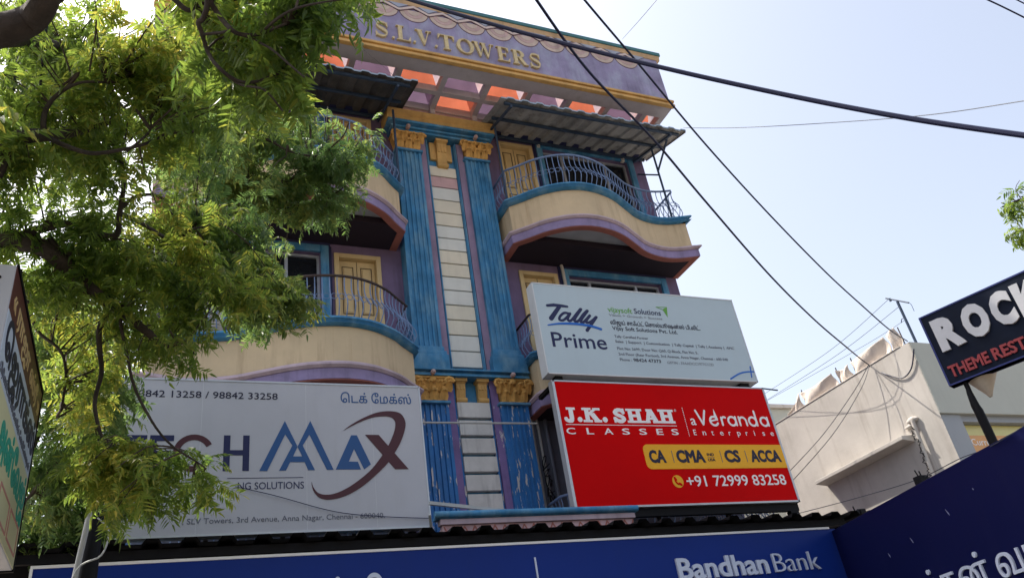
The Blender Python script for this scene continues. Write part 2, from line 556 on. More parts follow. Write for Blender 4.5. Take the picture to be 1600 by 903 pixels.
def fill(loops):
    """union (non-zero winding) of closed 2D loops -> (verts, triangles)"""
    loops = [l for l in loops if len(l) > 2]
    boxes = sorted([(min(p[0] for p in l), max(p[0] for p in l), i) for i, l in enumerate(loops)])
    groups, cur, hi = [], [], None
    for a, b, i in boxes:
        if cur and a > hi:
            groups.append(cur)
            cur, hi = [], None
        cur.append(i)
        hi = b if hi is None else max(hi, b)
    if cur:
        groups.append(cur)
    V, F = [], []
    for g in groups:
        vs, es, A, B = [], [], [], []
        for i in g:
            l = loops[i]
            k, n = len(vs), len(l)
            vs += [Vector((p[0], p[1])) for p in l]
            es += [(k + j, k + (j + 1) % n) for j in range(n)]
            A += l
            B += l[1:] + l[:1]
        r = geometry.delaunay_2d_cdt(vs, es, [], 0, 1e-6)
        rv, rf = r[0], r[2]
        if not rf:
            continue
        A, B = np.array(A, float), np.array(B, float)
        vv = np.array([(p[0], p[1]) for p in rv])
        tri = np.array([f[:3] for f in rf])
        c = vv[tri].mean(axis=1)
        x, y = c[:, 0:1], c[:, 1:2]
        cr = (B[:, 0] - A[:, 0]) * (y - A[:, 1]) - (x - A[:, 0]) * (B[:, 1] - A[:, 1])
        w = ((A[:, 1] <= y) & (B[:, 1] > y) & (cr > 0)).sum(1) - ((A[:, 1] > y) & (B[:, 1] <= y) & (cr < 0)).sum(1)
        keep = tri[w > 0]
        k = len(V)
        V += [tuple(p) for p in vv]
        F += [tuple(int(q) + k for q in f) for f in keep]
    return V, F


def visual_order(s):
    """Tamil vowel signs that are written before their consonant"""
    two = {'ொ': ('ெ', 'ா'), 'ோ': ('ே', 'ா')}
    out = []
    for ch in s:
        if ch in 'ெேை' and out:
            out.insert(len(out) - 1, ch)
        elif ch in two and out:
            out.insert(len(out) - 1, two[ch][0])
            out.append(two[ch][1])
        else:
            out.append(ch)
    return ''.join(out)


def glyph_loops(s, bold=0.0, shear=0.0, space=1.0, res=4):
    c = bpy.data.curves.new('lettering', 'FONT')
    c.body = visual_order(s)
    c.shear = shear
    c.space_character = space
    c.resolution_u = res
    c.fill_mode = 'NONE'
    o = bpy.data.objects.new('lettering', c)
    COL.objects.link(o)
    dg = bpy.context.evaluated_depsgraph_get()
    ev = o.evaluated_get(dg)
    me = ev.to_mesh()
    co = [(v.co.x, v.co.y) for v in me.vertices]
    nx = {}
    for e in me.edges:
        a, b = e.vertices
        nx.setdefault(a, []).append(b)
        nx.setdefault(b, []).append(a)
    ev.to_mesh_clear()
    bpy.data.objects.remove(o)
    bpy.data.curves.remove(c)
    seen, loops = set(), []
    for st in sorted(nx):
        if st in seen:
            continue
        l, cur, prev = [], st, None
        while cur not in seen:
            seen.add(cur)
            l.append(cur)
            opts = [q for q in nx[cur] if q != prev and q not in seen]
            if not opts:
                break
            nxt = min(opts) if prev is None else opts[0]
            prev, cur = cur, nxt
        if l and len(l) > 2:
            # keep the direction in which the vertices were stored
            fw = sum(1 for a, b in zip(l, l[1:]) if b > a)
            if fw < len(l) / 2 - 1:
                l = l[::-1]
            loops.append([co[i] for i in l])
    return loops


def embolden(l, d):
    """move a loop outwards (counter-clockwise outlines grow, holes shrink)"""
    n, out = len(l), []
    for i in range(n):
        a, b, c = l[i - 1], l[i], l[(i + 1) % n]
        e1, e2 = (b[0] - a[0], b[1] - a[1]), (c[0] - b[0], c[1] - b[1])
        l1, l2 = math.hypot(*e1), math.hypot(*e2)
        if l1 < 1e-7 or l2 < 1e-7:
            continue
        n1, n2 = (e1[1] / l1, -e1[0] / l1), (e2[1] / l2, -e2[0] / l2)
        q = max(0.55, 1 + n1[0] * n2[0] + n1[1] * n2[1])
        out.append((b[0] + (n1[0] + n2[0]) * d / q, b[1] + (n1[1] + n2[1]) * d / q))
    return out


CAPH = max(p[1] for l in glyph_loops('H') for p in l)
TAMH = max(p[1] for l in glyph_loops('ட') for p in l)


def put(mb, V, F, O, u, thick=0.004):
    """lay a flat shape (u, v) on the plane through O, raised by thick towards the viewer's side"""
    u = Vector((u[0], u[1], 0)).normalized()
    n = u.cross(Vector((0, 0, 1)))
    O = Vector(O)
    cnt = {}
    for f in F:
        for a, b in zip(f, f[1:] + f[:1]):
            cnt[(a, b)] = 1
    bd = [(a, b) for (a, b) in cnt if (b, a) not in cnt]
    fr = [O + u * p[0] + Vector((0, 0, p[1])) + n * thick for p in V]
    bk = [q - n * (thick + 0.001) for q in fr]
    k = len(V)
    return mb.add(fr + bk, list(F) + [(b, a, a + k, b + k) for a, b in bd])


def flat_text(s, u0, u1, v0, cap, bold=0.0, shear=0.0, space=1.0, tamil=False, res=3):
    lo = glyph_loops(s, bold, shear, space, res)
    # outlines counter-clockwise, holes clockwise, glyph by glyph (fonts differ)
    spans = sorted((min(p[0] for p in l), max(p[0] for p in l), i) for i, l in enumerate(lo))
    runs, hi = [], None
    for a, b, i in spans:
        if hi is None or a > hi:
            runs.append([])
            hi = b
        runs[-1].append(i)
        hi = max(hi, b)
    for run in runs:
        if sum(area(lo[i]) for i in run) < 0:
            for i in run:
                lo[i] = lo[i][::-1]
    if bold:
        lo = [embolden(l, bold) for l in lo]
    V, F = fill(lo)
    if not F:
        return V, F
    used = {i for f in F for i in f}
    x0 = min(V[i][0] for i in used)
    x1 = max(V[i][0] for i in used)
    sx = (u1 - u0) / (x1 - x0)
    sy = cap / (TAMH if tamil else CAPH)
    return [((p[0] - x0) * sx + u0, p[1] * sy + v0) for p in V], F


def circ(cx, cy, rx, ry=None, n=24, a0=0, a1=360):
    ry = ry or rx
    full = abs(a1 - a0) >= 360
    return [(cx + rx * math.cos(R(a0 + (a1 - a0) * i / (n if full else n - 1))), cy + ry * math.sin(R(a0 + (a1 - a0) * i / (n if full else n - 1)))) for i in range(n)]


def ccw(l):
    return l if area(l) > 0 else l[::-1]


def stroke(pts, w, closed=False, rnd=True):
    """loops covering a thick polyline"""
    n = len(pts)
    ws = w if isinstance(w, (list, tuple)) else [w] * n
    out = []
    for i in range(n if closed else n - 1):
        a, b = pts[i], pts[(i + 1) % n]
        wa, wb = ws[i] / 2, ws[(i + 1) % n] / 2
        d = math.hypot(b[0] - a[0], b[1] - a[1])
        if d < 1e-9:
            continue
        nx, ny = -(b[1] - a[1]) / d, (b[0] - a[0]) / d
        out.append(ccw([(a[0] + nx * wa, a[1] + ny * wa), (a[0] - nx * wa, a[1] - ny * wa), (b[0] - nx * wb, b[1] - ny * wb), (b[0] + nx * wb, b[1] + ny * wb)]))
    for i in range(n):
        if rnd or (0 < i < n - 1) or closed:
            out.append(circ(pts[i][0] + 1e-5 * i, pts[i][1], ws[i] / 2, n=12))
    return out


def smooth2(pts, n=6):
    return [(p.x, p.y) for p in catmull([(a, b, 0) for a, b in pts], n)]


class Sign:
    """a plane for lettering: origin O (lower left), direction u"""
    def __init__(s, root, O, u):
        s.root, s.O, s.u = root, Vector(O), u

    def shape(s, name, loops, material, thick=0.004, label=None):
        V, F = fill([ccw(list(l)) for l in loops])
        return obj(name, put(MB(), V, F, s.O, s.u, thick), material, s.root, label=label)

    def text(s, name, t, u0, u1, v0, cap, material, bold=0.0, shear=0.0, space=1.0, tamil=False, thick=0.004, label=None, rot=0.0, res=3):
        V, F = flat_text(t, u0, u1, v0, cap, bold, shear, space, tamil, res)
        if rot:
            c, q = math.cos(rot), math.sin(rot)
            V = [((x - u0) * c - (y - v0) * q + u0, (x - u0) * q + (y - v0) * c + v0) for x, y in V]
        return obj(name, put(MB(), V, F, s.O, s.u, thick), material, s.root, label=label)

# ================================================================== SETTING
g = MB().add([(-400, -400, 0), (400, -400, 0), (400, 400, 0), (-400, 400, 0)], [(0, 1, 2, 3)])
tag(obj('ground', g, M['dust']), kind='structure')
g = MB().add([(-120, -7.5, 0.004), (120, -7.5, 0.004), (120, 4.2, 0.004), (-120, 4.2, 0.004)], [(0, 1, 2, 3)])
tag(obj('road', g, M['asphalt']), kind='structure')
g = MB()
for k in range(-20, 21):
    g.add([(k * 5.0 - 1.2, -1.75, 0.008), (k * 5.0 + 1.2, -1.75, 0.008), (k * 5.0 + 1.2, -1.63, 0.008), (k * 5.0 - 1.2, -1.63, 0.008)], [(0, 1, 2, 3)])
tag(obj('road_marking', g, M['paint_line']), kind='structure')
tag(obj('pavement', MB().box(-60, 60, 4.2, 8.25, 0.0, 0.13), M['paving'], bevel=0.02), kind='structure')

# ================================================================== THE APARTMENT BUILDING
CX = 4.465          # axis of symmetry of the facade
WY = 11.0           # plane of the door walls
ST = 3.09           # storey height
ZS = 12.5           # underside of the overhanging roof grid


def mir(x):
    return 2 * CX - x


B = thing('apartment_building', 'blue, mauve and cream building with curved balconies and raised gold letters on its overhanging parapet', 'building', (CX, WY, 0))
doors = [(5.74, 6.52), (mir(6.52), mir(5.74))]
wins = [(6.74, 8.78), (mir(8.78), mir(6.74))]
holes = []
for k in range(2):
    zt = 12.30 - ST * k
    for d in doors:
        holes.append((d[0], d[1], zt - 2.1, zt))
    for w_ in wins:
        holes.append((w_[0], w_[1], zt - 1.35, zt - 0.02))


def wall_front(x0, x1, z0, z1, holes, y, depth):
    xs = sorted({x0, x1, *[h[0] for h in holes], *[h[1] for h in holes]})
    zs = sorted({z0, z1, *[h[2] for h in holes], *[h[3] for h in holes]})
    mb = MB()
    for a, b in zip(xs, xs[1:]):
        for c, d in zip(zs, zs[1:]):
            mx, mz = (a + b) / 2, (c + d) / 2
            if any(h[0] < mx < h[1] and h[2] < mz < h[3] for h in holes):
                continue
            mb.add([(a, y, c), (b, y, c), (b, y, d), (a, y, d)], [(0, 1, 2, 3)])
    for a, b, c, d in holes:
        y2 = y + depth
        mb.add([(a, y, c), (a, y2, c), (a, y2, d), (a, y, d)], [(0, 1, 2, 3)])
        mb.add([(b, y, c), (b, y2, c), (b, y2, d), (b, y, d)], [(0, 1, 2, 3)])
        mb.add([(a, y, c), (b, y, c), (b, y2, c), (a, y2, c)], [(0, 1, 2, 3)])
        mb.add([(a, y, d), (b, y, d), (b, y2, d), (a, y2, d)], [(0, 1, 2, 3)])
    return mb


bx0, bx1 = mir(9.2), 9.2
mb = wall_front(bx0, bx1, 0, ZS, holes, WY, 0.2)
mb.add([(bx0, WY, 0), (bx0, 21, 0), (bx0, 21, ZS), (bx0, WY, ZS)], [(0, 1, 2, 3)])
mb.add([(bx1, WY, 0), (bx1, 21, 0), (bx1, 21, ZS), (bx1, WY, ZS)], [(0, 1, 2, 3)])
mb.add([(bx0, 21, 0), (bx1, 21, 0), (bx1, 21, ZS), (bx0, 21, ZS)], [(0, 1, 2, 3)])
obj('wall', mb, M['violet'], B)
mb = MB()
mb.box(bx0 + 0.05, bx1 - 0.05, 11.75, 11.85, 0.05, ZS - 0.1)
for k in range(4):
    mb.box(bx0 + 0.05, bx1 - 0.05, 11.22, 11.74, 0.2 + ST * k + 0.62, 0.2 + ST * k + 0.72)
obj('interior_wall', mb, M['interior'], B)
obj('roof_slab', MB().box(bx0 + 0.01, bx1 - 0.01, 11.02, 20.98, ZS + 0.01, ZS + 0.25), M['soffit'], B)

# doors: frame, two panelled leaves
for k in range(2):
    for (a, b) in doors:
        zt = 12.30 - ST * k
        zb = zt - 2.1
        d = obj('door', MB().box(a + 0.085, b - 0.085, WY + 0.07, WY + 0.11, zb, zt - 0.085), M['door'], B)
        fr = MB()
        fr.box(a, a + 0.08, WY - 0.035, WY + 0.1, zb, zt)
        fr.box(b - 0.08, b, WY - 0.035, WY + 0.1, zb, zt)
        fr.box(a + 0.08, b - 0.08, WY - 0.035, WY + 0.1, zt - 0.08, zt)
        obj('door_frame', fr, M['door'], d, bevel=0.006)
        gr = MB()
        mid = (a + b) / 2
        gr.box(mid - 0.004, mid + 0.004, WY + 0.064, WY + 0.069, zb, zt - 0.09)
        pn = MB()
        for p0, p1 in ((a + 0.14, mid - 0.06), (mid + 0.06, b - 0.14)):
            for q0, q1 in ((zb + 0.2, zb + 0.85), (zb + 1.0, zt - 0.2)):
                for (s0, s1, t0, t1) in ((p0, p1, q0, q0 + 0.012), (p0, p1, q1 - 0.012, q1), (p0, p0 + 0.012, q0 + 0.012, q1 - 0.012), (p1 - 0.012, p1, q0 + 0.012, q1 - 0.012)):
                    gr.box(s0, s1, WY + 0.062, WY + 0.069, t0, t1)
                pn.box(p0 + 0.03, p1 - 0.03, WY + 0.055, WY + 0.069, q0 + 0.03, q1 - 0.03)
        obj('panel_groove', gr, M['groove'], d)
        obj('door_panel', pn, M['door'], d, bevel=0.006)

# windows: blue surround, aluminium frame, glass
for k in range(2):
    for i, (a, b) in enumerate(wins):
        zt = 12.28 - ST * k
        zb = zt - 1.33
        gl = obj('window', MB().box(a + 0.03, b - 0.03, WY + 0.12, WY + 0.13, zb + 0.03, zt - 0.03), M['glass'], B)
        su = MB()
        for (s0, s1, t0, t1) in ((a - 0.13, a, zb - 0.1, zt + 0.13), (b, b + 0.13, zb - 0.1, zt + 0.13), (a, b, zt, zt + 0.13), (a, b, zb - 0.1, zb)):
            su.box(s0, s1, WY - 0.06, WY - 0.002, t0, t1)
        obj('window_surround', su, M['blue'], gl, bevel=0.01)
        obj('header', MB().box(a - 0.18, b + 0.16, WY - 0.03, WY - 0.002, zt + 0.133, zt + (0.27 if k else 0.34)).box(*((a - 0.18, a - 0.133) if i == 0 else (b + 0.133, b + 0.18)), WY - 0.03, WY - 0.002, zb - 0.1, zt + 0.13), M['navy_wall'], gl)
        fr = MB()
        w3 = (b - a)
        for (s0, s1, t0, t1) in ((a, a + 0.04, zb, zt), (b - 0.04, b, zb, zt), (a + 0.04, b - 0.04, zt - 0.04, zt), (a + 0.04, b - 0.04, zb, zb + 0.04)):
            fr.box(s0, s1, WY + 0.08, WY + 0.118, t0, t1)
        for q in (0.24, 0.74):
            fr.box(a + w3 * q - 0.025, a + w3 * q + 0.025, WY + 0.075, WY + 0.117, zb + 0.04, zt - 0.04)
        obj('window_frame', fr, M['alu'], gl)

for xa, xb in ((5.50, 9.15), (mir(9.15), mir(5.50))):
    obj('dark_wall_panel', MB().box(xa, xb, WY - 0.025, WY - 0.002, 3.9, 6.35), M['grey_print'], B)
# ---------------------------------------------------------------- balconies
plan = [(5.49, 11.0), (5.49, 10.45), (5.70, 10.25), (5.93, 10.02), (6.28, 9.81), (6.65, 9.73), (7.03, 9.77), (7.37, 9.89), (7.74, 10.10), (8.10, 10.30), (8.51, 10.40), (8.86, 10.38), (9.2, 10.26), (9.2, 11.0)]
fr_ = [(p.x, p.y) for p in catmull([(x, y, 0) for x, y in plan[1:-1]], 5)]
PLAN = [plan[0]] + fr_ + [plan[-1]]


def offset_line(P, d):
    """offset a plan line outwards (to the street); mitred"""
    out = []
    n = len(P)
    for i in range(n):
        def nrm(a, b):
            l = math.hypot(b[0] - a[0], b[1] - a[1])
            return ((b[1] - a[1]) / l, -(b[0] - a[0]) / l)
        ns = []
        if i > 0:
            ns.append(nrm(P[i - 1], P[i]))
        if i < n - 1:
            ns.append(nrm(P[i], P[i + 1]))
        if len(ns) == 1:
            nx, ny = ns[0]
            out.append((P[i][0] + nx * d, P[i][1] + ny * d))
        else:
            sx, sy = ns[0][0] + ns[1][0], ns[0][1] + ns[1][1]
            q = 1 + ns[0][0] * ns[1][0] + ns[0][1] * ns[1][1]
            q = max(q, 0.5)
            out.append((P[i][0] + sx * d / q, P[i][1] + sy * d / q))
    return out


def sweep(P, prof):
    """closed profile [(out, z)] carried along a plan line"""
    lines = [offset_line(P, o) for o, z in prof]
    n, k = len(P), len(prof)
    mb = MB()
    for i in range(n):
        for j in range(k):
            mb.v.append((lines[j][i][0], lines[j][i][1], prof[j][1]))
    for i in range(n - 1):
        for j in range(k):
            j2 = (j + 1) % k
            mb.f.append((i * k + j, i * k + j2, (i + 1) * k + j2, (i + 1) * k + j))
    mb.f.append(tuple(range(k)))
    mb.f.append(tuple((n - 1) * k + j for j in range(k))[::-1])
    return mb


def make_balcony(P, z, rail_mat):
    """z = underside of the fascia"""
    body = sweep(P, [(0.0, z + 0.24), (0.0, z + 0.83), (-0.11, z + 0.83), (-0.11, z + 0.24)])
    b = obj('balcony', body, M['cream'], B, smooth=True)
    fl = MB()
    IN = offset_line(P, -0.072)
    fl.v = [(x, y, z + 0.13) for x, y in IN] + [(x, y, z + 0.42) for x, y in IN]
    n = len(IN)
    fl.f = [tuple(range(n)), tuple(range(n, 2 * n))[::-1]]
    obj('slab', fl, M['soffit'], b)
    inn = [(px, max(py, 10.28)) for px, py in offset_line(P, -0.08)]
    cp = [inn[0]]
    for q in inn[1:]:
        if math.hypot(q[0] - cp[-1][0], q[1] - cp[-1][1]) > 0.012:
            cp.append(q)
    cp[0], cp[-1] = (cp[0][0], 10.99), (cp[-1][0], 10.99)
    obj('ceiling_shade_panel', MB().prism([(px, py, z + 0.004) for px, py in cp], (0, 0, 0.12)), M['shade_ceiling'], b)  # added near-black slab standing in for the shade of the recess
    obj('fascia', sweep(P, [(0.0, z + 0.015), (0.055, z + 0.015), (0.055, z + 0.17), (0.0, z + 0.17)]), M['fascia'], b, smooth=True)
    obj('edge_beam', sweep(P, [(-0.075, z), (0.045, z), (0.045, z + 0.013), (-0.075, z + 0.013)]), M['terracotta'], b)
    obj('inner_beam', sweep(P, [(-0.07, z + 0.015), (-0.003, z + 0.015), (-0.003, z + 0.235), (-0.07, z + 0.235)]), M['terracotta'], b)
    obj('moulding', sweep(P, [(0.0, z + 0.173), (0.07, z + 0.173), (0.105, z + 0.205), (0.10, z + 0.235), (0.06, z + 0.25), (0.03, z + 0.285), (0.003, z + 0.285)]), M['mould'], b, smooth=True)
    obj('coping', sweep(P, [(-0.15, z + 0.833), (0.05, z + 0.833), (0.085, z + 0.86), (0.05, z + 0.885), (0.06, z + 0.90), (0.095, z + 0.92), (0.085, z + 0.955), (-0.15, z + 0.96)]), M['blue'], b, smooth=True)
    # railing
    RL = offset_line(P, -0.03)
    zb, zt = z + 0.96, z + 1.68
    path = resample([(x, y, 0) for x, y in RL], 0.105)
    hand = MB().tube([(p.x, p.y, zt) for p in path], 0.021, 8)
    obj('handrail', hand, M[rail_mat], b, smooth=True)
    bars = MB()
    n = len(path)
    prev = None
    for i, p in enumerate(path):
        t = (path[min(i + 1, n - 1)] - path[max(i - 1, 0)]).normalized()
        o = Vector((t.y, -t.x, 0))
        pts = []
        for j in range(9):
            s = j / 8
            bulge = 0.135 * math.sin(math.pi * min(1, s / 0.62)) ** 1.2 * (1 - s) ** 0.35 if s < 0.62 else -0.025 * math.sin(math.pi * (s - 0.62) / 0.38)
            q = p + o * bulge
            pts.append((q.x, q.y, zb + (zt - zb) * s))
        bars.tube(pts, 0.0085, 5)
        q = p + o * 0.03
        cur = Vector((q.x, q.y, zb + 0.5 * (zt - zb)))
        if prev is not None:
            c = (prev + cur) / 2
            tt = (cur - prev).normalized()
            ring = [c + tt * 0.046 * math.cos(a) + Vector((0, 0, 0.046 * math.sin(a))) for a in [2 * math.pi * q_ / 10 for q_ in range(10)]]
            bars.tube(ring, 0.006, 4, closed=True)
        prev = cur
    obj('railing_bars', bars, M['rail'], b, smooth=True)
    return b


ML = [(mir(x), y) for x, y in PLAN][::-1]
for PL in (PLAN, ML):
    b3 = make_balcony(PL, 9.38, 'rail')
    for k in (1, 2):
        c = copy_tree(b3, B)
        c.location.z = -ST * k
        for ch in c.children:
            if ch.name.startswith('handrail') and k == 1:
                ch.material_slots[0].link = 'OBJECT'
                ch.material_slots[0].material = M['rail_dark']

# ---------------------------------------------------------------- giant pilasters
def fluted(x0, x1, y, ydeep, z0, z1, n=5):
    w = x1 - x0
    pts = [(x0, ydeep), (x0, y)]
    e = 0.035
    fw = (w - 2 * e) / n
    for i in range(n):
        a = x0 + e + fw * i
        pts += [(a + 0.012, y), (a + 0.022, y + 0.028), (a + fw - 0.022, y + 0.028), (a + fw - 0.012, y)]
    pts += [(x1, y), (x1, ydeep)]
    return MB().prism([(px, py, z0) for px, py in pts], (0, 0, z1 - z0))


def leaf_bump(mb, x, y, z, w, h, out):
    """one carved acanthus leaf: curls outwards at its tip"""
    rows = [(0, 0.0), (0.35, 0.25), (0.7, 0.7), (0.95, 1.0), (0.9, 1.25), (0.72, 1.15)]
    k = len(mb.v)
    for s, o in rows:
        ww = w * (0.55 + 0.5 * math.sin(math.pi * min(1, s + 0.15))) / 2
        for q in (-1, -0.5, 0, 0.5, 1):
            mb.v.append((x + q * ww, y - out * o - 0.02 * (1 - q * q) + (0.012 if abs(q) == 0.5 else 0), z + h * s))
    for i in range(len(rows) - 1):
        for j in range(4):
            a = k + i * 5 + j
            mb.f.append((a, a + 1, a + 6, a + 5))


def capital(x0, x1, z0, z1, parent):
    mb = MB()
    h, cx, w = z1 - z0, (x0 + x1) / 2, x1 - x0
    y = 10.72
    # flaring bell
    bell = [(x0 + 0.03, z0), (x1 - 0.03, z0), (x1 - 0.02, z0 + h * 0.5), (x1 + 0.02, z1 - 0.06), (x1 + 0.04, z1), (x0 - 0.04, z1), (x0 - 0.02, z1 - 0.06), (x0 + 0.02, z0 + h * 0.5)]
    mb.prism([(a, y, b) for a, b in bell], (0, 0.27, 0))
    for i in range(3):
        leaf_bump(mb, x0 + w * (i + 0.5) / 3, y - 0.003, z0 + 0.005, w / 3.4, h * 0.44, 0.085)
    for i in range(4):
        leaf_bump(mb, x0 + w * (i + 0.02) / 3, y - 0.012, z0 + h * 0.36, w / 3.6, h * 0.40, 0.11)
    for i in range(3):
        c_ = Vector((x0 + w * (i + 0.5) / 3, y - 0.055, z0 + h * 0.50))
        mb.prism([c_ + Vector((-0.045, 0, 0.03)), c_ + Vector((0.045, 0, 0.03)), c_ + Vector((0, 0, -0.055))], (0, 0.06, 0))
    for sx in (-1, 1):
        ex = cx + sx * (w / 2 + 0.015)
        sp = [(ex + 0.085 * (1 - t / 14) * math.cos(sx * t * 0.75), y - 0.05, z1 - 0.10 + 0.085 * (1 - t / 14) * math.sin(t * 0.75)) for t in range(13)]
        mb.tube(sp, [0.030 - 0.0013 * t for t in range(13)], 6)
        mb.cyl((ex, y - 0.06, z1 - 0.085), 0.022, (0, 1, 0), 0.07, 10)
        st = [(cx + sx * (0.03 + (w / 2 - 0.05) * t), y - 0.04, z1 - 0.16 + 0.1 * t - 0.05 * math.sin(math.pi * t)) for t in (0, 0.25, 0.5, 0.75, 1)]
        mb.tube(st, 0.022, 6)
        leaf_bump(mb, cx + sx * w * 0.3, y - 0.01, z0 + h * 0.52, w / 4, h * 0.33, 0.06)
    mb.box(x0 - 0.05, x1 + 0.05, y - 0.03, y + 0.26, z1 - 0.028, z1 + 0.004)
    mb.ball((cx, y - 0.05, z1 - 0.06), 0.05, 10, 6, (1.2, 0.6, 1))
    c = obj('capital', mb, M['capital'], parent, smooth=True)
    return c


for x0, x1 in ((4.90, 5.37), (mir(5.37), mir(4.90))):
    p = obj('pilaster', fluted(x0, x1, 10.73, 10.998, 7.42, 11.44), M['blue'], B)
    mb = MB()
    obj('astragal', MB().box(x0 - 0.03, x1 + 0.03, 10.69, 10.997, 11.442, 11.49), M['blue'], p, bevel=0.01)
    mb.box(x0 - 0.02, x1 + 0.02, 10.70, 10.997, 7.33, 7.418)
    mb.box(x0 - 0.045, x1 + 0.045, 10.67, 10.996, 7.26, 7.328)
    mb.box(x0 - 0.07, x1 + 0.07, 10.65, 10.995, 7.0, 7.259)
    obj('base', mb, M['blue'], p, bevel=0.012)
    capital(x0, x1, 11.495, 11.90, p)
    bo = MB().cyl((0.5 * (x0 + x1), 10.60, 11.96), 0.04, (0, 1, 0), 0.08, 14)
    bo.ball((0.5 * (x0 + x1), 10.60, 11.96), 0.034, 10, 6)
    obj('rosette', bo, M['fan_a'], p, smooth=True)
    p = obj('pilaster', fluted(x0 - 0.01, x1, 10.74, 10.998, 3.9, 6.44), M['peel_blue'], B)
    obj('base', MB().box(x0 - 0.04, x1 + 0.03, 10.69, 10.997, 6.442, 6.485), M['blue'], p, bevel=0.01)
    capital(x0 - 0.005, x1 + 0.005, 6.488, 6.885, p)
    bo = MB().cyl((0.5 * (x0 + x1), 10.60, 6.925), 0.038, (0, 1, 0), 0.08, 14)
    bo.ball((0.5 * (x0 + x1), 10.60, 6.925), 0.032, 10, 6)
    obj('rosette', bo, M['fan_a'], p, smooth=True)

# mauve strips and blue edging beside the centre panel
for s in (0, 1):
    f = (lambda x: x) if s == 0 else mir
    a = sorted((f(4.775), f(4.898)))
    obj('mauve_strip', MB().box(a[0], a[1], 10.80, 10.996, 7.0, 11.86), M['mauve'], B)
    obj('mauve_strip', MB().box(a[0], a[1], 10.80, 10.996, 3.9, 6.90), M['peel_mauve'], B)
    b = sorted((f(4.728), f(4.773)))
    e = MB().box(b[0], b[1], 10.82, 10.996, 7.0, 11.86).box(b[0] + 0.012, b[1] - 0.012, 10.79, 10.818, 7.0, 11.86)
    obj('edge_strip', e, M['blue'], B, bevel=0.005)
    obj('edge_strip', MB().box(b[0] + 0.01, b[1] - 0.004, 10.84, 10.996, 3.9, 6.90), M['peel_blue'], B)
obj('centre_panel', MB().box(mir(4.727), 4.727, 10.90, 10.996, 3.9, 11.86), M['blue'], B)

zl = [11.29, 11.045, 10.79, 10.50, 10.21, 9.925, 9.655, 9.395, 9.12, 8.85, 8.58, 8.29, 8.005, 7.72, 7.425, 7.13]
for i, (zt, zb) in enumerate(zip(zl, zl[1:])):
    mm = M['block_pink'] if i == 1 else (M['block_cream'] if i % 4 in (0, 3) else M['block'])
    obj('facing_block', MB().box(mir(4.722), 4.722, 10.845, 10.898, zb + 0.011, zt - 0.011), mm, B, bevel=0.006,
        label='pinkish facing block, second from the top' if i == 1 else None)
zl = [(6.51, 6.26), (6.21, 5.97), (5.92, 5.685), (5.63, 5.395), (5.345, 5.105), (5.055, 4.815), (4.765, 4.53), (4.48, 4.25)]
for zt, zb in zl:
    obj('facing_block', MB().box(mir(4.735), 4.735, 10.80, 10.898, zb, zt), M['block_dirty'], B, bevel=0.006)

# consoles (one tall console on a plate at the top, a pair below the string course)
def console(x, w, z0, z1, out, nm='console'):
    h = z1 - z0
    pr = [(0, z1), (-out, z1), (-out - 0.015, z1 - 0.03), (-out, z1 - 0.06), (-out * 0.82, z1 - 0.08), (-out * 0.75, z1 - h * 0.45), (-out * 0.5, z1 - h * 0.75), (-out * 0.62, z0 + 0.06), (-out * 0.5, z0 + 0.01), (-out * 0.2, z0), (0, z0 + 0.02)]
    mb = MB().prism([(x - w / 2, 10.897 + a, b) for a, b in pr], (w, 0, 0))
    mb.box(x - w / 2 - 0.025, x + w / 2 + 0.025, 10.897 - out - 0.02, 10.897, z1 - 0.055, z1 + 0.003)
    for i in range(3):
        xx = x - w / 2 + w * (i + 0.5) / 3
        mb.box(xx - w * 0.1, xx + w * 0.1, 10.897 - out * 0.82 - 0.004, 10.897 - out * 0.4, z1 - h * 0.46, z1 - 0.1)
    mb.cyl((x - w / 2 - 0.012, 10.897 - out * 0.5, z0 + 0.05), 0.045, (1, 0, 0), w + 0.024, 14)
    return obj(nm, mb, M['gold'], B, smooth=False, bevel=0.006)


obj('console_plate', MB().box(CX - 0.215, CX + 0.215, 10.84, 10.898, 11.44, 11.85), M['gold'], B, bevel=0.008)
console(CX, 0.19, 11.24, 11.86, 0.17)
for x in (4.28, 4.645):
    console(x, 0.155, 6.50, 6.895, 0.15)

# string course and top entablature (blue stepped mouldings)
mb = MB()
for (y, a, b) in ((10.66, 6.89, 6.928), (10.69, 6.93, 6.965), (10.62, 6.967, 6.995)):
    mb.box(mir(5.44), 5.44, y, 10.99, a, b)
obj('string_course', mb, M['blue'], B, bevel=0.008)
mb = MB()
for (y, a, b) in ((10.70, 11.905, 11.955), (10.65, 11.957, 12.0), (10.68, 12.002, 12.03), (10.58, 12.032, 12.085)):
    mb.box(mir(5.52) + (y - 10.58), 5.52 - (y - 10.58), y, 10.995, a, b)
obj('entablature', mb, M['blue'], B, bevel=0.008)
mb = MB()
ya = mir(5.54)
mb.prism([(ya, 10.99, 12.09), (ya, 10.60, 12.09), (ya, 10.55, 12.13), (ya, 10.60, 12.17), (ya, 10.54, 12.22), (ya, 10.50, 12.26), (ya, 10.62, 12.30), (ya, 10.99, 12.30)], (5.54 - ya, 0, 0))
obj('yellow_moulding', mb, M['gold'], B, bevel=0.006)
obj('pink_band', MB().box(mir(5.6), 5.6, 10.70, 10.995, 12.303, ZS + 0.14), M['pink'], B)
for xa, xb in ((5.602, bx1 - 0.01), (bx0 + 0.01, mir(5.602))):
    obj('dark_band', MB().box(xa, xb, 10.72, 10.995, 12.38, ZS + 0.14), M['navy_wall'], B)

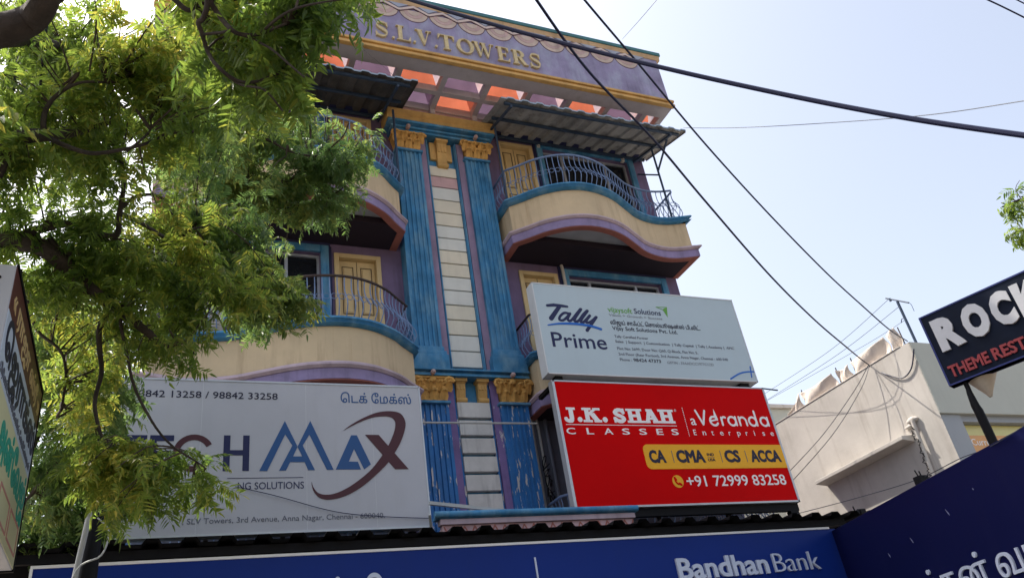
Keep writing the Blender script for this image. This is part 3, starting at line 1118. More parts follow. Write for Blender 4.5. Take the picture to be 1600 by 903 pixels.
# ---------------------------------------------------------------- overhanging roof grid with coloured skylight pyramids
PX0, PX1 = -0.58, 9.06
x_first = 3.51 - 0.855 * 4
beams = MB()
beams.box(PX0, PX1, 9.47, 9.775, ZS, ZS + 0.16)
beams.box(PX0, PX1, 10.155, 10.26, ZS + 0.002, ZS + 0.158)
beams.box(PX0, PX1, 10.66, 10.698, ZS + 0.001, ZS + 0.159)
cells = []
k = 0
x = x_first
edges = []
while x < PX1 - 0.1:
    a, b = x, min(x + 0.75, PX1 - 0.12)
    if a < PX1 - 0.3:
        cells.append((k, a, b))
        edges.append((a, b))
    x += 0.855
    k += 1
prev = PX0
for a, b in edges + [(PX1, PX1)]:
    beams.box(prev, a, 9.776, 10.154, ZS + 0.003, ZS + 0.157)
    beams.box(prev, a, 10.261, 10.659, ZS + 0.003, ZS + 0.157)
    beams.box(prev + 0.004, a - 0.004, 10.60, 10.697, ZS - 0.13, ZS + 0.0)
    prev = b
obj('roof_grid', beams, M['grey_beam'], B, bevel=0.004)
for k, a, b in cells:
    for row, (y0, y1) in enumerate(((9.776, 10.154), (10.261, 10.659))):
        orange = (k + row) % 2 == 0
        z0, z1 = ZS + 0.15, ZS + 0.46
        ym = (y0 + y1) / 2
        p0, p1 = a + (b - a) * 0.22, b - (b - a) * 0.22
        V = [(a, y0, z0), (b, y0, z0), (b, y1, z0), (a, y1, z0), (p0, ym, z1), (p1, ym, z1)]
        mb = MB().add(V, [(0, 1, 5, 4), (3, 4, 5, 2), (0, 4, 3)])
        sk = obj('skylight', mb, M['orange_sheet' if orange else 'purple_sheet'], B)
        pe = MB().add([V[1], V[2], V[5]], [(0, 1, 2)])
        obj('end_sheet', pe, M['sunlit_sheet' if row == 0 else ('orange_sheet' if orange else 'purple_sheet')], sk)

# ---------------------------------------------------------------- parapet with frieze and raised name
PY = 9.45
pp = obj('parapet', MB().box(PX0 + 0.03, PX1 - 0.03, PY, PY + 0.15, ZS + 0.16, 13.84), M['parapet'], B)
mb = MB()
for (y, a, b) in ((PY - 0.075, 12.478, 12.535), (PY - 0.045, 12.537, 12.585), (PY - 0.08, 12.587, 12.64), (PY - 0.04, 12.642, 12.685)):
    mb.box(PX0 - 0.02, PX1 + 0.02, y, PY - 0.002, a, b)
mb.box(PX0 - 0.02, PX1 + 0.02, PY - 0.001, PY + 0.015, 12.48, 12.658)
obj('cornice', mb, M['gold'], pp, bevel=0.012)
mb = MB().prism([(PX0, PY + 0.15, 13.842), (PX0, PY - 0.012, 13.842), (PX0, PY - 0.03, 13.93), (PX0, PY - 0.03, 13.955), (PX0, PY + 0.15, 13.955)], (PX1 - PX0 + 0.05, 0, 0))
obj('top_moulding', mb, M['tan'], pp)
obj('cap', MB().box(PX0 - 0.02, PX1 + 0.08, PY - 0.05, PY + 0.17, 13.957, 14.05), M['teal'], pp, bevel=0.01)
FS = Sign(pp, (0, PY, 0), (1, 0))
per = 0.5675
c0 = 3.42
fans_a, fans_b, lines, zig, zo, tri = [], [], [], [], [], []
k0 = int((PX0 - c0) / per) - 1
for k in range(k0, k0 + 22):
    a = c0 + per * k
    if a < PX0 + 0.05 or a + per > PX1 - 0.03:
        continue
    cx = a + per / 2
    top = 13.70
    for (rx, rz, dst) in ((0.284, 0.285, 'l'), (0.272, 0.272, 'b'), (0.205, 0.205, 'l'), (0.193, 0.193, 'a'), (0.13, 0.135, 'l'), (0.118, 0.123, 'b2')):
        arc = circ(cx, top, rx, rz, 22, 180, 360)
        {'l': lines, 'b': fans_b, 'a': fans_a, 'b2': fans_b}[dst].append((rx, arc))
    zig += stroke([(a - 0.002, 13.665), (cx, 13.80), (a + per + 0.002, 13.665)], 0.05, rnd=False)
    zo += stroke([(a - 0.002, 13.665), (cx, 13.80), (a + per + 0.002, 13.665)], 0.07, rnd=False)
    tri.append([(cx + 0.10, 13.838), (cx + per - 0.10, 13.838), (cx + per / 2, 13.725)])


def stack(name, items, material, t):
    for rx in sorted({q[0] for q in items}, reverse=True):
        ls = [q[1] for q in items if q[0] == rx]
        V, F = [], []
        for l in ls:
            v, f = fill([ccw(l)])
            F += [tuple(i + len(V) for i in q) for q in f]
            V += v
        obj(name, put(MB(), V, F, FS.O, FS.u, t + (0.3 - rx) * 0.05), material, pp)


stack('fan_outline', lines, M['fan_line'], 0.004)
stack('fan', fans_b, M['fan_b'], 0.0075)
stack('fan', fans_a, M['fan_a'], 0.0075)
FS.shape('zigzag_band', zig, M['zig'], 0.028)
FS.shape('zigzag_outline', zo, M['fan_line'], 0.024)
V, F = [], []
for l in tri:
    v, f = fill([ccw(l)])
    F += [tuple(i + len(V) for i in q) for q in f]
    V += v
obj('zigzag_fill', put(MB(), V, F, FS.O, FS.u, 0.020), M['bluegrey'], pp)


def rect(a, b, c, d):
    return [(a, c), (b, c), (b, d), (a, d)]


def serif_letter(ch, w, h):
    """high-contrast roman capitals"""
    th, tn, sf = 0.30 * h * 0.62, 0.05 * h, 0.045 * h
    L = []
    def ser(x, y, ww):
        L.append(rect(x - ww / 2, x + ww / 2, y, y + sf))
    if ch == 'L':
        x = 0.26 * w
        L += [rect(x - th / 2, x + th / 2, 0, h), rect(x, w, 0, sf)]
        ser(x, h - sf, th * 2.1)
        ser(x, 0, th * 2.1)
        L.append([(w - 0.03 * h, 0), (w, 0), (w, 0.3 * h), (w - 0.02 * h, 0.3 * h), (w - 0.13 * h, sf), (w - 0.13 * h, 0)])
    elif ch == 'T':
        x = w / 2
        L += [rect(x - th / 2, x + th / 2, 0, h), rect(0, w, h - sf * 1.2, h)]
        ser(x, 0, th * 2.1)
        for s, e in ((0, 1), (w, -1)):
            L.append(ccw([(s, h), (s, h * 0.7), (s + e * 0.02 * h, h * 0.7), (s + e * 0.12 * h, h - sf), (s + e * 0.12 * h, h)]))
    elif ch == 'V':
        L.append(ccw([(0.08 * w, h), (0.08 * w + th * 1.1, h), (w / 2 + th * 0.45, 0.16 * h), (w / 2, 0), (w / 2 - th * 0.1, 0)]))
        L.append(ccw([(0.9 * w, h), (0.9 * w - tn, h), (w / 2 - th * 0.1, 0), (w / 2 + th * 0.2, 0)]))
        ser(0.2 * w, h - sf, th * 2.0)
        ser(0.87 * w, h - sf, th * 1.5)
    elif ch == 'O':
        return [circ(w / 2, h / 2, w / 2, h * 0.52, 32), circ(w / 2, h / 2, w / 2 - th, h * 0.46, 32)[::-1]]
    elif ch == 'W':
        t2 = th * 0.92
        for s in (0.05, 0.40):
            L.append(ccw([(s * w, h), (s * w + t2, h), (s * w + 0.25 * w + t2 * 0.35, 0.12 * h), (s * w + 0.25 * w, 0), (s * w + 0.25 * w - t2 * 0.15, 0)]))
            L.append(ccw([(s * w + 0.5 * w, h), (s * w + 0.5 * w - tn, h), (s * w + 0.24 * w, 0), (s * w + 0.25 * w + t2 * 0.15, 0)]))
        ser(0.11 * w, h - sf, th * 1.8)
        ser(0.48 * w, h - sf, th * 1.7)
        ser(0.9 * w, h - sf, th * 1.3)
    elif ch == 'E':
        x = 0.24 * w
        L += [rect(x - th / 2, x + th / 2, 0, h), rect(x, w * 0.95, 0, sf), rect(x, w * 0.92, h - sf, h), rect(x, w * 0.7, h * 0.49, h * 0.54)]
        ser(x - th * 0.3, 0, th * 1.4)
        ser(x - th * 0.3, h - sf, th * 1.4)
        L.append(ccw([(w * 0.95, 0), (w, 0.28 * h), (w - 0.02 * h, 0.28 * h), (w - 0.15 * h, sf), (w - 0.15 * h, 0)]))
        L.append(ccw([(w * 0.94, h), (w * 0.94, 0.74 * h), (w * 0.94 - 0.02 * h, 0.74 * h), (w * 0.94 - 0.14 * h, h - sf), (w * 0.94 - 0.14 * h, h)]))
        L.append(ccw([(w * 0.7, 0.38 * h), (w * 0.7, 0.65 * h), (w * 0.62, 0.54 * h), (w * 0.62, 0.49 * h)]))
    elif ch == 'R':
        x = 0.22 * w
        L += [rect(x - th / 2, x + th / 2, 0, h)]
        ser(x, 0, th * 2.0)
        ser(x - th * 0.3, h - sf, th * 1.4)
        out = [(x, h)] + circ(w * 0.5, h * 0.745, w * 0.36, h * 0.255, 16, 90, -90) + [(x, h * 0.49), (x, h * 0.54)] + circ(w * 0.46, h * 0.745, w * 0.36 - th * 0.85, h * 0.205, 14, -90, 90) + [(x, h * 0.95)]
        L.append(ccw(out))
        L.append(ccw([(w * 0.38, h * 0.51), (w * 0.38 + th, h * 0.53), (w * 0.98, 0.0), (w * 0.98 - th * 1.05, 0.0)]))
        ser(w * 0.93, 0, th * 1.2)
    elif ch == 'S':
        c = smooth2([(0.90 * w, 0.78 * h), (0.80 * w, 0.93 * h), (0.55 * w, 0.975 * h), (0.28 * w, 0.92 * h), (0.17 * w, 0.76 * h), (0.30 * w, 0.62 * h), (0.55 * w, 0.52 * h), (0.80 * w, 0.39 * h), (0.86 * w, 0.22 * h), (0.72 * w, 0.07 * h), (0.45 * w, 0.025 * h), (0.2 * w, 0.08 * h), (0.10 * w, 0.25 * h)], 3)
        n = len(c)
        L = stroke(c, [tn + (th - tn) * max(0, math.sin(math.pi * (i / (n - 1)) * 3 - math.pi)) ** 1.0 if n / 3 < i < 2 * n / 3 else tn * 1.2 + (0.35 * th) * math.sin(math.pi * (i / (n - 1)) * 3) ** 2 for i in range(n)])
        L.append(ccw([(0.9 * w, 0.68 * h), (0.93 * w, 0.68 * h), (0.93 * w, h), (0.89 * w, h), (0.80 * w, 0.93 * h)]))
        L.append(ccw([(0.07 * w, 0.32 * h), (0.105 * w, 0.32 * h), (0.2 * w, 0.08 * h), (0.11 * w, 0), (0.07 * w, 0)]))
    elif ch == '.':
        L = [circ(w / 2, w / 2, w / 2, n=14)]
    return L


for ch, a, b in (('S', 2.93, 3.18), ('.', 3.235, 3.285), ('L', 3.33, 3.58), ('.', 3.625, 3.675), ('V', 3.69, 3.97), ('.', 4.03, 4.08), ('T', 4.11, 4.42), ('O', 4.46, 4.80), ('W', 4.79, 5.21), ('E', 5.27, 5.52), ('R', 5.58, 5.87), ('S', 5.93, 6.17)):
    h = 0.37
    lo = serif_letter(ch, b - a, h)
    lo = [[(p[0] + a, p[1] + 12.83) for p in l] for l in lo]
    V, F = fill(lo)
    obj('raised_dot' if ch == '.' else 'letter', put(MB(), V, F, FS.O, FS.u, 0.045), M['letter'], pp)

# ---------------------------------------------------------------- awnings over the top balconies
def awning(x0, x1, sheet):
    yb, zb, yf, zf = 10.98, 12.40, 9.56, 11.99
    pit = 0.292
    prof = []
    x = x0
    while x < x1 - 0.01:
        for dx, dz in ((0, 0), (0.11, 0), (0.145, 0.034), (0.25, 0.034)):
            if x + dx <= x1:
                prof.append((x + dx, dz))
        x += pit
    prof.append((x1, 0))
    mb = MB()
    n = len(prof)
    rows = [0, 0.33, 0.66, 1.0]
    for t in (0.012, 0.0):
        for r in rows:
            for i, (px, dz) in enumerate(prof):
                wob = 0.006 * math.sin(px * 7 + r * 3)
                mb.v.append((px, yb + (yf - yb) * r, zb + (zf - zb) * r + dz + t + wob))
    for s in (0, 1):
        for r in range(3):
            for i in range(n - 1):
                a = s * 4 * n + r * n + i
                mb.f.append((a, a + 1, a + n + 1, a + n) if s == 0 else (a, a + n, a + n + 1, a + 1))
    aw = obj('awning', mb, M[sheet], B)
    ed = MB()
    for i in range(n - 1):
        (a, za), (b, zb2) = prof[i], prof[i + 1]
        k = len(ed.v)
        ed.v += [(a, yf - 0.012, zf + za - 0.004), (b, yf - 0.012, zf + zb2 - 0.004), (b, yf - 0.012, zf + zb2 + 0.03), (a, yf - 0.012, zf + za + 0.03), (a, yf + 0.05, zf + za + 0.045), (b, yf + 0.05, zf + zb2 + 0.045)]
        ed.f += [(k, k + 1, k + 2, k + 3), (k + 3, k + 2, k + 5, k + 4)]
    obj('sheet_edge', ed, M['sheet_edge'], aw)
    fr = MB()
    for r in (0.06, 0.52, 0.93):
        y, z = yb + (yf - yb) * r, zb + (zf - zb) * r - 0.035
        fr.bar((x0 + 0.1, y, z), (x1 - 0.12, y, z), 0.045, 0.05)
    for x in (x0 + 0.22, x1 - 0.35):
        fr.bar((x, yb, zb - 0.085), (x, yf + 0.06, zf - 0.085), 0.04, 0.045)
    obj('frame', fr, M['post'], aw)
    xo, xi = (x1 - 0.32, x0 + 0.22) if x0 > CX else (x0 + 0.32, x1 - 0.22)
    for x, y in ((xi, 10.42), (xo, 10.33)):
        obj('post', MB().tube([(x, y, 10.34), (x, y, zb - 0.30)], 0.022, 10), M['post'], aw, smooth=True)
    br = MB().bar((xo, 10.33, 11.55), (xo, 9.75, 11.98), 0.03).bar((xo, 10.33, 11.45), (xo, 10.97, 11.98), 0.03)
    obj('brace', br, M['post'], aw)
    return aw


awning(5.25, 9.30, 'awning')
awning(mir(9.30), mir(5.25), 'awning_dark')

# ---------------------------------------------------------------- wall fittings
mb = MB().cyl((6.30, 10.99, 9.60), 0.05, (0, -1, 0), 0.04, 14).tube([(6.30, 10.95, 9.60), (6.30, 10.83, 9.60), (6.34, 10.80, 9.58)], 0.016, 8)
mb.ball((6.38, 10.80, 9.56), 0.085, 14, 8, (1, 0.9, 0.85))
mb.ball((6.22, 10.86, 9.60), 0.03)
obj('wall_lamp', mb, M['lampw'], B, smooth=True)
obj('drain_pipe', MB().tube(catmull([(6.42, 10.95, 9.55), (6.55, 10.94, 9.52), (6.62, 10.94, 9.40), (6.63, 10.94, 9.0), (6.63, 10.94, 7.2)], 6), 0.03, 10), M['lampw'], B, smooth=True)
for x in (6.66, 8.66):
    mb = MB().box(x - 0.035, x + 0.035, 10.93, 10.998, 12.42 - 0.16, 12.42 - 0.08)
    mb.cyl((x, 10.93, 12.30), 0.022, (0, -1, 0), 0.03, 10)
    obj('bulb_holder', mb, M['lampw'], B)
for x, r_, y in ((5.46, 0.03, 10.93), (5.58, 0.024, 10.94), (5.72, 0.035, 10.93)):
    obj('drain_pipe', MB().tube([(x, y, 6.3), (x + 0.01, y, 5.2), (x + 0.01, y, 3.9)], r_, 10), M['grey_print'] if r_ > 0.03 else M['pvc'], B, smooth=True)
mb = MB()
for i in range(16):
    z = 5.6 - i * 0.1
    c = [(5.55 + random.uniform(-0.04, 0.1), 10.86 + random.uniform(-0.03, 0.03), z + random.uniform(-0.15, 0.15)) for _ in range(5)]
    mb.tube(catmull(c, 4), 0.008, 5)
obj('cable_bundle', mb, M['black'], B)
obj('conduit', MB().tube([(3.4, 10.30, 5.95), (5.25, 10.30, 5.96)], 0.016, 8), M['pvc'], B, smooth=True)

# ---------------------------------------------------------------- porch slab over the entrance
po = obj('porch_roof', MB().box(3.2, 5.86, 9.28, 10.0, 3.98, 4.13).box(3.47, 5.46, 10.0, 10.99, 3.98, 4.13), M['pink'], B)
obj('fascia', MB().box(3.20, 5.86, 9.20, 9.278, 3.82, 4.165), M['pink'], po)
obj('white_band', MB().box(3.17, 5.89, 9.165, 9.279, 4.168, 4.235), M['mould'], po, bevel=0.006)
gu = MB().tube([(3.1, 9.15, 4.285), (5.93, 9.15, 4.285)], 0.042, 12).box(3.12, 5.92, 9.16, 9.30, 4.238, 4.275)
obj('gutter', gu, M['blue'], po, smooth=True)
PS = Sign(po, (0, 9.20, 0), (1, 0))
zz = []
for k in range(12):
    a = 3.22 + k * 0.264
    if a + 0.264 > 5.88:
        break
    zz += stroke([(a, 3.90), (a + 0.132, 4.15), (a + 0.264, 3.90)], 0.016, rnd=False)
    zz += stroke([(a, 4.15), (a + 0.132, 3.90), (a + 0.264, 4.15)], 0.014, rnd=False)
PS.shape('diamond_lines', zz, M['terracotta'], 0.006)
obj('strut', MB().bar((3.05, 9.18, 4.30), (3.2, 9.6, 3.85), 0.03).bar((3.10, 9.3, 4.475), (4.1, 9.32, 4.355), 0.04), M['pvc'], po)

# ================================================================== SHOP FRONT BELOW (dark eave)
S = thing('shop_front', 'low shop front with a black corrugated eave above the blue bank board', 'shop', (3.6, 8.3, 0))
mb = wall_front(-1.0, 8.2, 0.0, 3.70, [(0.6, 3.2, 0.25, 2.3), (4.4, 5.6, 0.02, 2.3), (5.9, 7.6, 0.6, 2.3)], 8.3, 0.18)
mb.add([(-1.0, 8.3, 0), (-1.0, 10.9, 0), (-1.0, 10.9, 3.7), (-1.0, 8.3, 3.7)], [(0, 1, 2, 3)])
mb.add([(8.2, 8.3, 0), (8.2, 10.9, 0), (8.2, 10.9, 3.7), (8.2, 8.3, 3.7)], [(0, 1, 2, 3)])
obj('wall', mb, M['wb_grey'], S)
for a, b, c in ((0.6, 3.2, 0.25), (4.4, 5.6, 0.02), (5.9, 7.6, 0.6)):
    obj('glass_front', MB().box(a, b, 8.46, 8.47, c, 2.3), M['glass'], S)
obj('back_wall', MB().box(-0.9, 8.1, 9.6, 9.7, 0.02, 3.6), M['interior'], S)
prof = []
x = -1.5
while x < 8.9:
    prof += [(x, 0.0), (x + 0.15, 0.0), (x + 0.185, 0.05), (x + 0.285, 0.05)]
    x += 0.32
mb = MB()
n = len(prof)
for t in (0.006, 0.0):
    for (y, z) in ((7.86, 3.725), (9.2, 3.745), (10.85, 3.775)):
        for px, dz in prof:
            mb.v.append((px, y, z + dz + t))
for s_ in (0, 1):
    for r in range(2):
        for i in range(n - 1):
            a = s_ * 3 * n + r * n + i
            mb.f.append((a, a + 1, a + n + 1, a + n))
obj('roof_sheet', mb, M['eave'], S)
mb = MB().box(-1.45, 8.25, 7.98, 8.03, 3.635, 3.715).box(-1.4, 8.15, 8.2, 8.29, 3.55, 3.69)  # black front beam stands in for the shaded gap under the sheet
for k in range(9):
    mb.bar((-0.8 + k * 1.1, 8.0, 3.69), (-0.8 + k * 1.1, 10.8, 3.74), 0.05)
obj('eave_frame', mb, M['black'], S)

# ================================================================== SIGN BOARDS
# --- white computer shop board on the left
T = thing('sign_board', 'large white sign board with a blue and maroon swoosh logo, partly behind the neem leaves', 'sign board', (1.35, 9.65, 4.28))
obj('box', MB().box(-0.5, 3.19, 9.60, 9.74, 4.28, 6.165), M['sign_white'], T, bevel=0.004)
e = MB()
for (a, b, c, d) in ((-0.505, 3.195, 4.262, 4.285), (-0.505, 3.195, 6.16, 6.182), (-0.515, -0.494, 4.262, 6.182), (3.186, 3.206, 4.262, 6.182)):
    e.box(a, b, 9.592, 9.745, c, d)
obj('edge_trim', e, M['silver'], T)
st = MB()
for x in (-0.3, 0.55, 1.4, 2.25, 3.0):
    st.box(x, x + 0.05, 9.76, 9.81, 3.75, 6.1)
st.box(-0.45, 3.15, 9.755, 9.80, 3.96, 4.24).bar((3.0, 9.82, 4.3), (3.0, 10.5, 3.8), 0.05).bar((0.5, 9.82, 4.3), (0.5, 10.5, 3.8), 0.05)  # wide black board added to stand in for the deep shade below the sign
obj('support_frame', st, M['black'], T)
tm = Sign(T, (-0.5, 9.60, 4.28), (1, 0))
for u_ in (0.95, 2.18, 3.02):
    tm.shape('seam', [rect(u_, u_ + 0.004, 0.01, 1.87)], M['sign_side'], thick=0.0012)
tm.text('phone_number_text', '98842 13258 / 98842 33258', 0.167, 1.834, 1.655, 0.085, M['navy_letter'], bold=0.004)
ic = smooth2([(0.01, 1.66), (0.0, 1.72), (0.03, 1.765), (0.07, 1.76)], 4)
tm.shape('phone_icon', stroke(ic, 0.02) + [circ(0.075, 1.755, 0.022, n=10), circ(0.018, 1.662, 0.022, n=10)] + stroke(circ(0.06, 1.705, 0.05, n=10, a0=-50, a1=60), 0.012), M['navy_letter'])
tm.text('tamil_text', 'டெக் மேக்ஸ்', 2.628, 3.573, 1.638, 0.098, M['tm_blue'], bold=0.006, tamil=True)
tm.shape('logo_letter', [rect(0.05, 0.376, 1.10, 1.172), rect(0.18, 0.255, 0.74, 1.10)], M['navy'])
tm.shape('logo_letter', [rect(0.407, 0.48, 0.74, 1.172), rect(0.48, 0.663, 1.10, 1.172), rect(0.48, 0.64, 0.925, 0.985), rect(0.48, 0.663, 0.74, 0.81)], M['navy'])
tm.shape('logo_letter', [rect(1.214, 1.288, 0.732, 1.176), rect(1.434, 1.508, 0.732, 1.176), rect(1.288, 1.434, 0.925, 0.99)], M['navy'])
mloops = [[(1.626, 0.729), (1.922, 1.37), (1.93, 1.20), (1.718, 0.728)],
          [(1.922, 1.372), (2.075, 1.036), (2.013, 1.05), (1.929, 1.19)],
          [(2.013, 1.05), (2.075, 1.033), (2.021, 0.91), (1.937, 0.733), (1.855, 0.731)],
          [(2.234, 1.377), (2.221, 1.192), (2.137, 1.05), (2.075, 1.036)],
          [(2.137, 1.05), (2.075, 1.033), (2.131, 0.91), (2.199, 0.734), (2.282, 0.733)],
          [(2.021, 0.91), (2.131, 0.91), (2.163, 0.836), (1.985, 0.837)],
          [(2.234, 1.377), (2.509, 0.736), (2.426, 0.735), (2.221, 1.192)],
          [(2.535, 0.739), (2.744, 1.188), (2.817, 1.188), (2.978, 0.801), (2.89, 0.737), (2.773, 1.004), (2.701, 0.841), (2.814, 0.837), (2.848, 0.737)]]
tm.shape('logo_peaks', mloops, M['tm_blue'])
swo = [(2.648, 1.251), (2.758, 1.336), (2.928, 1.435), (3.101, 1.506), (3.273, 1.528), (3.41, 1.498), (3.468, 1.39), (3.453, 1.264), (3.38, 1.087), (3.294, 0.949), (3.193, 0.813), (3.018, 0.648), (2.834, 0.504), (2.641, 0.404), (2.455, 0.364), (2.333, 0.388), (2.259, 0.475), (2.238, 0.586)]
swi = [(2.238, 0.586), (2.26, 0.515), (2.312, 0.451), (2.395, 0.425), (2.518, 0.438), (2.676, 0.507), (2.84, 0.617), (2.991, 0.747), (3.133, 0.923), (3.225, 1.061), (3.304, 1.227), (3.332, 1.334), (3.325, 1.397), (3.276, 1.444), (3.183, 1.454), (3.046, 1.437), (2.892, 1.381), (2.757, 1.313), (2.648, 1.251)]
tm.shape('logo_swoosh', [smooth2(swo, 4)[:-1] + smooth2(swi, 4)[:-1], [(2.925, 1.195), (3.10, 1.195), (3.463, 0.736), (3.287, 0.736)]], M['maroon'], thick=0.007)
ce = circ(0.885, 0.955, 0.19, 0.195, 26, 28, 332)
tm.shape('logo_letter', stroke(ce, 0.07, rnd=False), M['maroon'])
tm.shape('rule_line', [rect(1.269, 2.14, 0.642, 0.648)], M['navy'])
tm.text('tagline_text', 'NG SOLUTIONS', 1.388, 2.147, 0.508, 0.084, M['navy'])
tm.text('address_text', ', SLV Towers, 3rd Avenue, Anna Nagar, Chennai - 600040.', 0.812, 3.115, 0.123, 0.062, M['grey_print'])
obj('loose_wire', MB().tube(catmull([(0.86, 9.585, 4.82), (1.3, 9.57, 4.70), (2.0, 9.575, 4.49), (2.6, 9.575, 4.41), (3.2, 9.58, 4.37)], 6), 0.005, 5), M['cable'], T)

# --- pale software dealer's box sign
A = thing('sign_board', 'pale grey-white box sign with navy script lettering, above the red board', 'sign board', (7.07, 9.6, 6.415))
obj('box', MB().box(5.16, 9.0, 9.50, 9.70, 6.415, 7.975), M['sign_pale'], A, bevel=0.006)
e = MB()
for (a, b, c, d) in ((5.152, 9.008, 6.405, 6.425), (5.152, 9.008, 7.963, 7.983), (5.150, 5.168, 6.405, 7.983), (8.992, 9.010, 6.405, 7.983)):
    e.box(a, b, 9.494, 9.705, c, d)
obj('edge_trim', e, M['sign_side'], A)
st = MB()
for x in (5.35, 8.7):
    st.box(x, x + 0.06, 9.71, 9.77, 6.2, 7.9)
    st.bar((x + 0.03, 9.58, 6.38), (x + 0.03, 10.3, 6.38), 0.06)
st.box(5.3, 5.42, 9.56, 9.70, 6.31, 6.403).box(8.68, 8.86, 9.56, 9.70, 6.32, 6.403)
obj('support_bracket', st, M['black'], A)
ta = Sign(A, (5.16, 9.50, 6.415), (1, 0))
scr = stroke([(0.196, 1.162), (0.31, 1.180), (0.449, 1.176), (0.546, 1.170)], [0.045, 0.055, 0.05, 0.035])
scr += stroke([(0.408, 1.164), (0.222, 0.935)], [0.062, 0.078])
scr += stroke(smooth2([(0.545, 1.045), (0.467, 1.050), (0.385, 0.985), (0.362, 0.925), (0.42, 0.915), (0.50, 0.975), (0.565, 1.045)], 4), 0.042)
scr += stroke(smooth2([(0.571, 1.047), (0.511, 0.955), (0.525, 0.914), (0.576, 0.933), (0.674, 1.038), (0.770, 1.141)], 4), 0.044)
scr += stroke(smooth2([(0.782, 1.141), (0.648, 0.978), (0.622, 0.922), (0.655, 0.910), (0.71, 0.94), (0.804, 1.048), (0.885, 1.12)], 4), 0.046)
scr += stroke(smooth2([(0.893, 1.12), (0.758, 0.965), (0.73, 0.915), (0.762, 0.903), (0.813, 0.935), (0.915, 1.035)], 4), 0.046)
scr += stroke(smooth2([(0.918, 1.035), (0.842, 0.95), (0.830, 0.908), (0.88, 0.909), (0.956, 0.957), (1.02, 1.015)], 4), 0.044)
scr += stroke([(1.03, 1.015), (0.81, 0.765)], [0.045, 0.055])
ta.shape('script_logo', scr, M['navy'])
ul = smooth2([(0.146, 0.812), (0.302, 0.844), (0.499, 0.862), (0.709, 0.863), (0.916, 0.840), (1.064, 0.800)], 4)
ta.shape('logo_underline', stroke(ul, [0.018 + 0.022 * min(1, i / 8) for i in range(len(ul))]), M['sw_blue'], thick=0.007)
ta.text('logo_text', 'Prime', 0.163, 1.107, 0.447, 0.247, M['navy'], bold=0.006)
ta.text('dealer_name_text', 'vijaysoft', 1.272, 1.723, 1.131, 0.098, M['green'], bold=0.004)
ta.text('dealer_name_text', 'Solutions', 1.764, 2.275, 1.137, 0.094, M['navy'], bold=0.006)
ta.shape('triangle_logo', [[(2.335, 1.255), (2.431, 1.306), (2.395, 1.115)]] + stroke([(2.215, 1.295), (2.431, 1.306), (2.335, 1.255), (2.215, 1.295)], 0.009), M['green'])
ta.text('motto_text', 'Vision > Growth > Success', 1.273, 2.277, 1.056, 0.042, M['faded'])
ta.text('tamil_text', 'விஜய் சாஃப்ட் சொல்யூஷன்ஸ் பி.லிட்.', 1.264, 2.987, 0.908, 0.056, M['navy_letter'], bold=0.012, tamil=True)
ta.text('company_text', 'Vijay Soft Solutions Pvt. Ltd.', 1.275, 2.504, 0.806, 0.066, M['navy_letter'], bold=0.004)
ta.text('partner_text', 'Tally Certified Partner', 1.281, 1.902, 0.669, 0.043, M['grey_print'])
ta.text('services_text', 'Sales  | Support  | Customization  | Tally Capital  | Tally | Academy |  AMC', 1.277, 3.57, 0.58, 0.044, M['grey_print'], bold=0.004)
ta.text('address_text', 'Plot No: 3699, Door No: Q60, Q-Block, Flat No: 5,', 1.28, 2.799, 0.455, 0.046, M['grey_print'])
ta.text('address_text', '2nd Floor (Rear Portion), 3rd Avenue, Anna Nagar, Chennai - 600 040', 1.28, 3.366, 0.359, 0.045, M['grey_print'])
ta.text('phone_text', 'Phone :', 1.284, 1.493, 0.262, 0.046, M['grey_print'])
ta.text('phone_number_text', '98424 47373', 1.527, 2.032, 0.26, 0.054, M['navy_letter'], bold=0.008)
ta.text('tax_number_text', 'GSTIN : 33AADCC1977C1ZD', 2.148, 3.045, 0.251, 0.045, M['faded'])
ta.shape('corner_swash', stroke(smooth2([(3.306, 0.03), (3.503, 0.128), (3.672, 0.170), (3.835, 0.181)], 5), 0.026) + stroke([(3.785, 0.273), (3.748, 0.078)], 0.022), M['sw_blue'])

# --- red coaching class board
J = thing('sign_board', 'big red sign board with white lettering and a yellow course strip', 'sign board', (7.16, 9.6, 4.44))
obj('box', MB().box(5.25, 9.09, 9.55, 9.66, 4.44, 6.312), M['red'], J, bevel=0.003)
e = MB()
for (a, b, c, d) in ((5.225, 9.115, 4.418, 4.445), (5.225, 9.115, 6.307, 6.33), (5.215, 5.256, 4.418, 6.33), (9.084, 9.12, 4.418, 6.33)):
    e.box(a, b, 9.543, 9.665, c, d)
obj('edge_trim', e, M['silver'], J)
st = MB().box(6.0, 9.1, 9.60, 9.68, 4.30, 4.412).box(8.93, 9.08, 9.60, 9.70, 3.77, 4.30)
for x in (5.5, 6.6, 7.8):
    st.box(x, x + 0.06, 9.68, 9.73, 3.77, 6.2)
st.bar((8.2, 9.65, 3.82), (8.95, 9.65, 4.16), 0.05).bar((6.0, 9.66, 3.95), (9.0, 9.66, 3.92), 0.04)
obj('support_frame', st, M['black'], J)
st = MB().tube([(9.14, 9.62, 5.75), (9.15, 9.62, 6.36)], 0.014, 8).tube([(9.15, 9.62, 6.355), (9.52, 9.66, 6.35)], 0.013, 8)
obj('lamp_bracket', st, M['post'], J)
jk = Sign(J, (5.25, 9.55, 4.44), (1, 0))


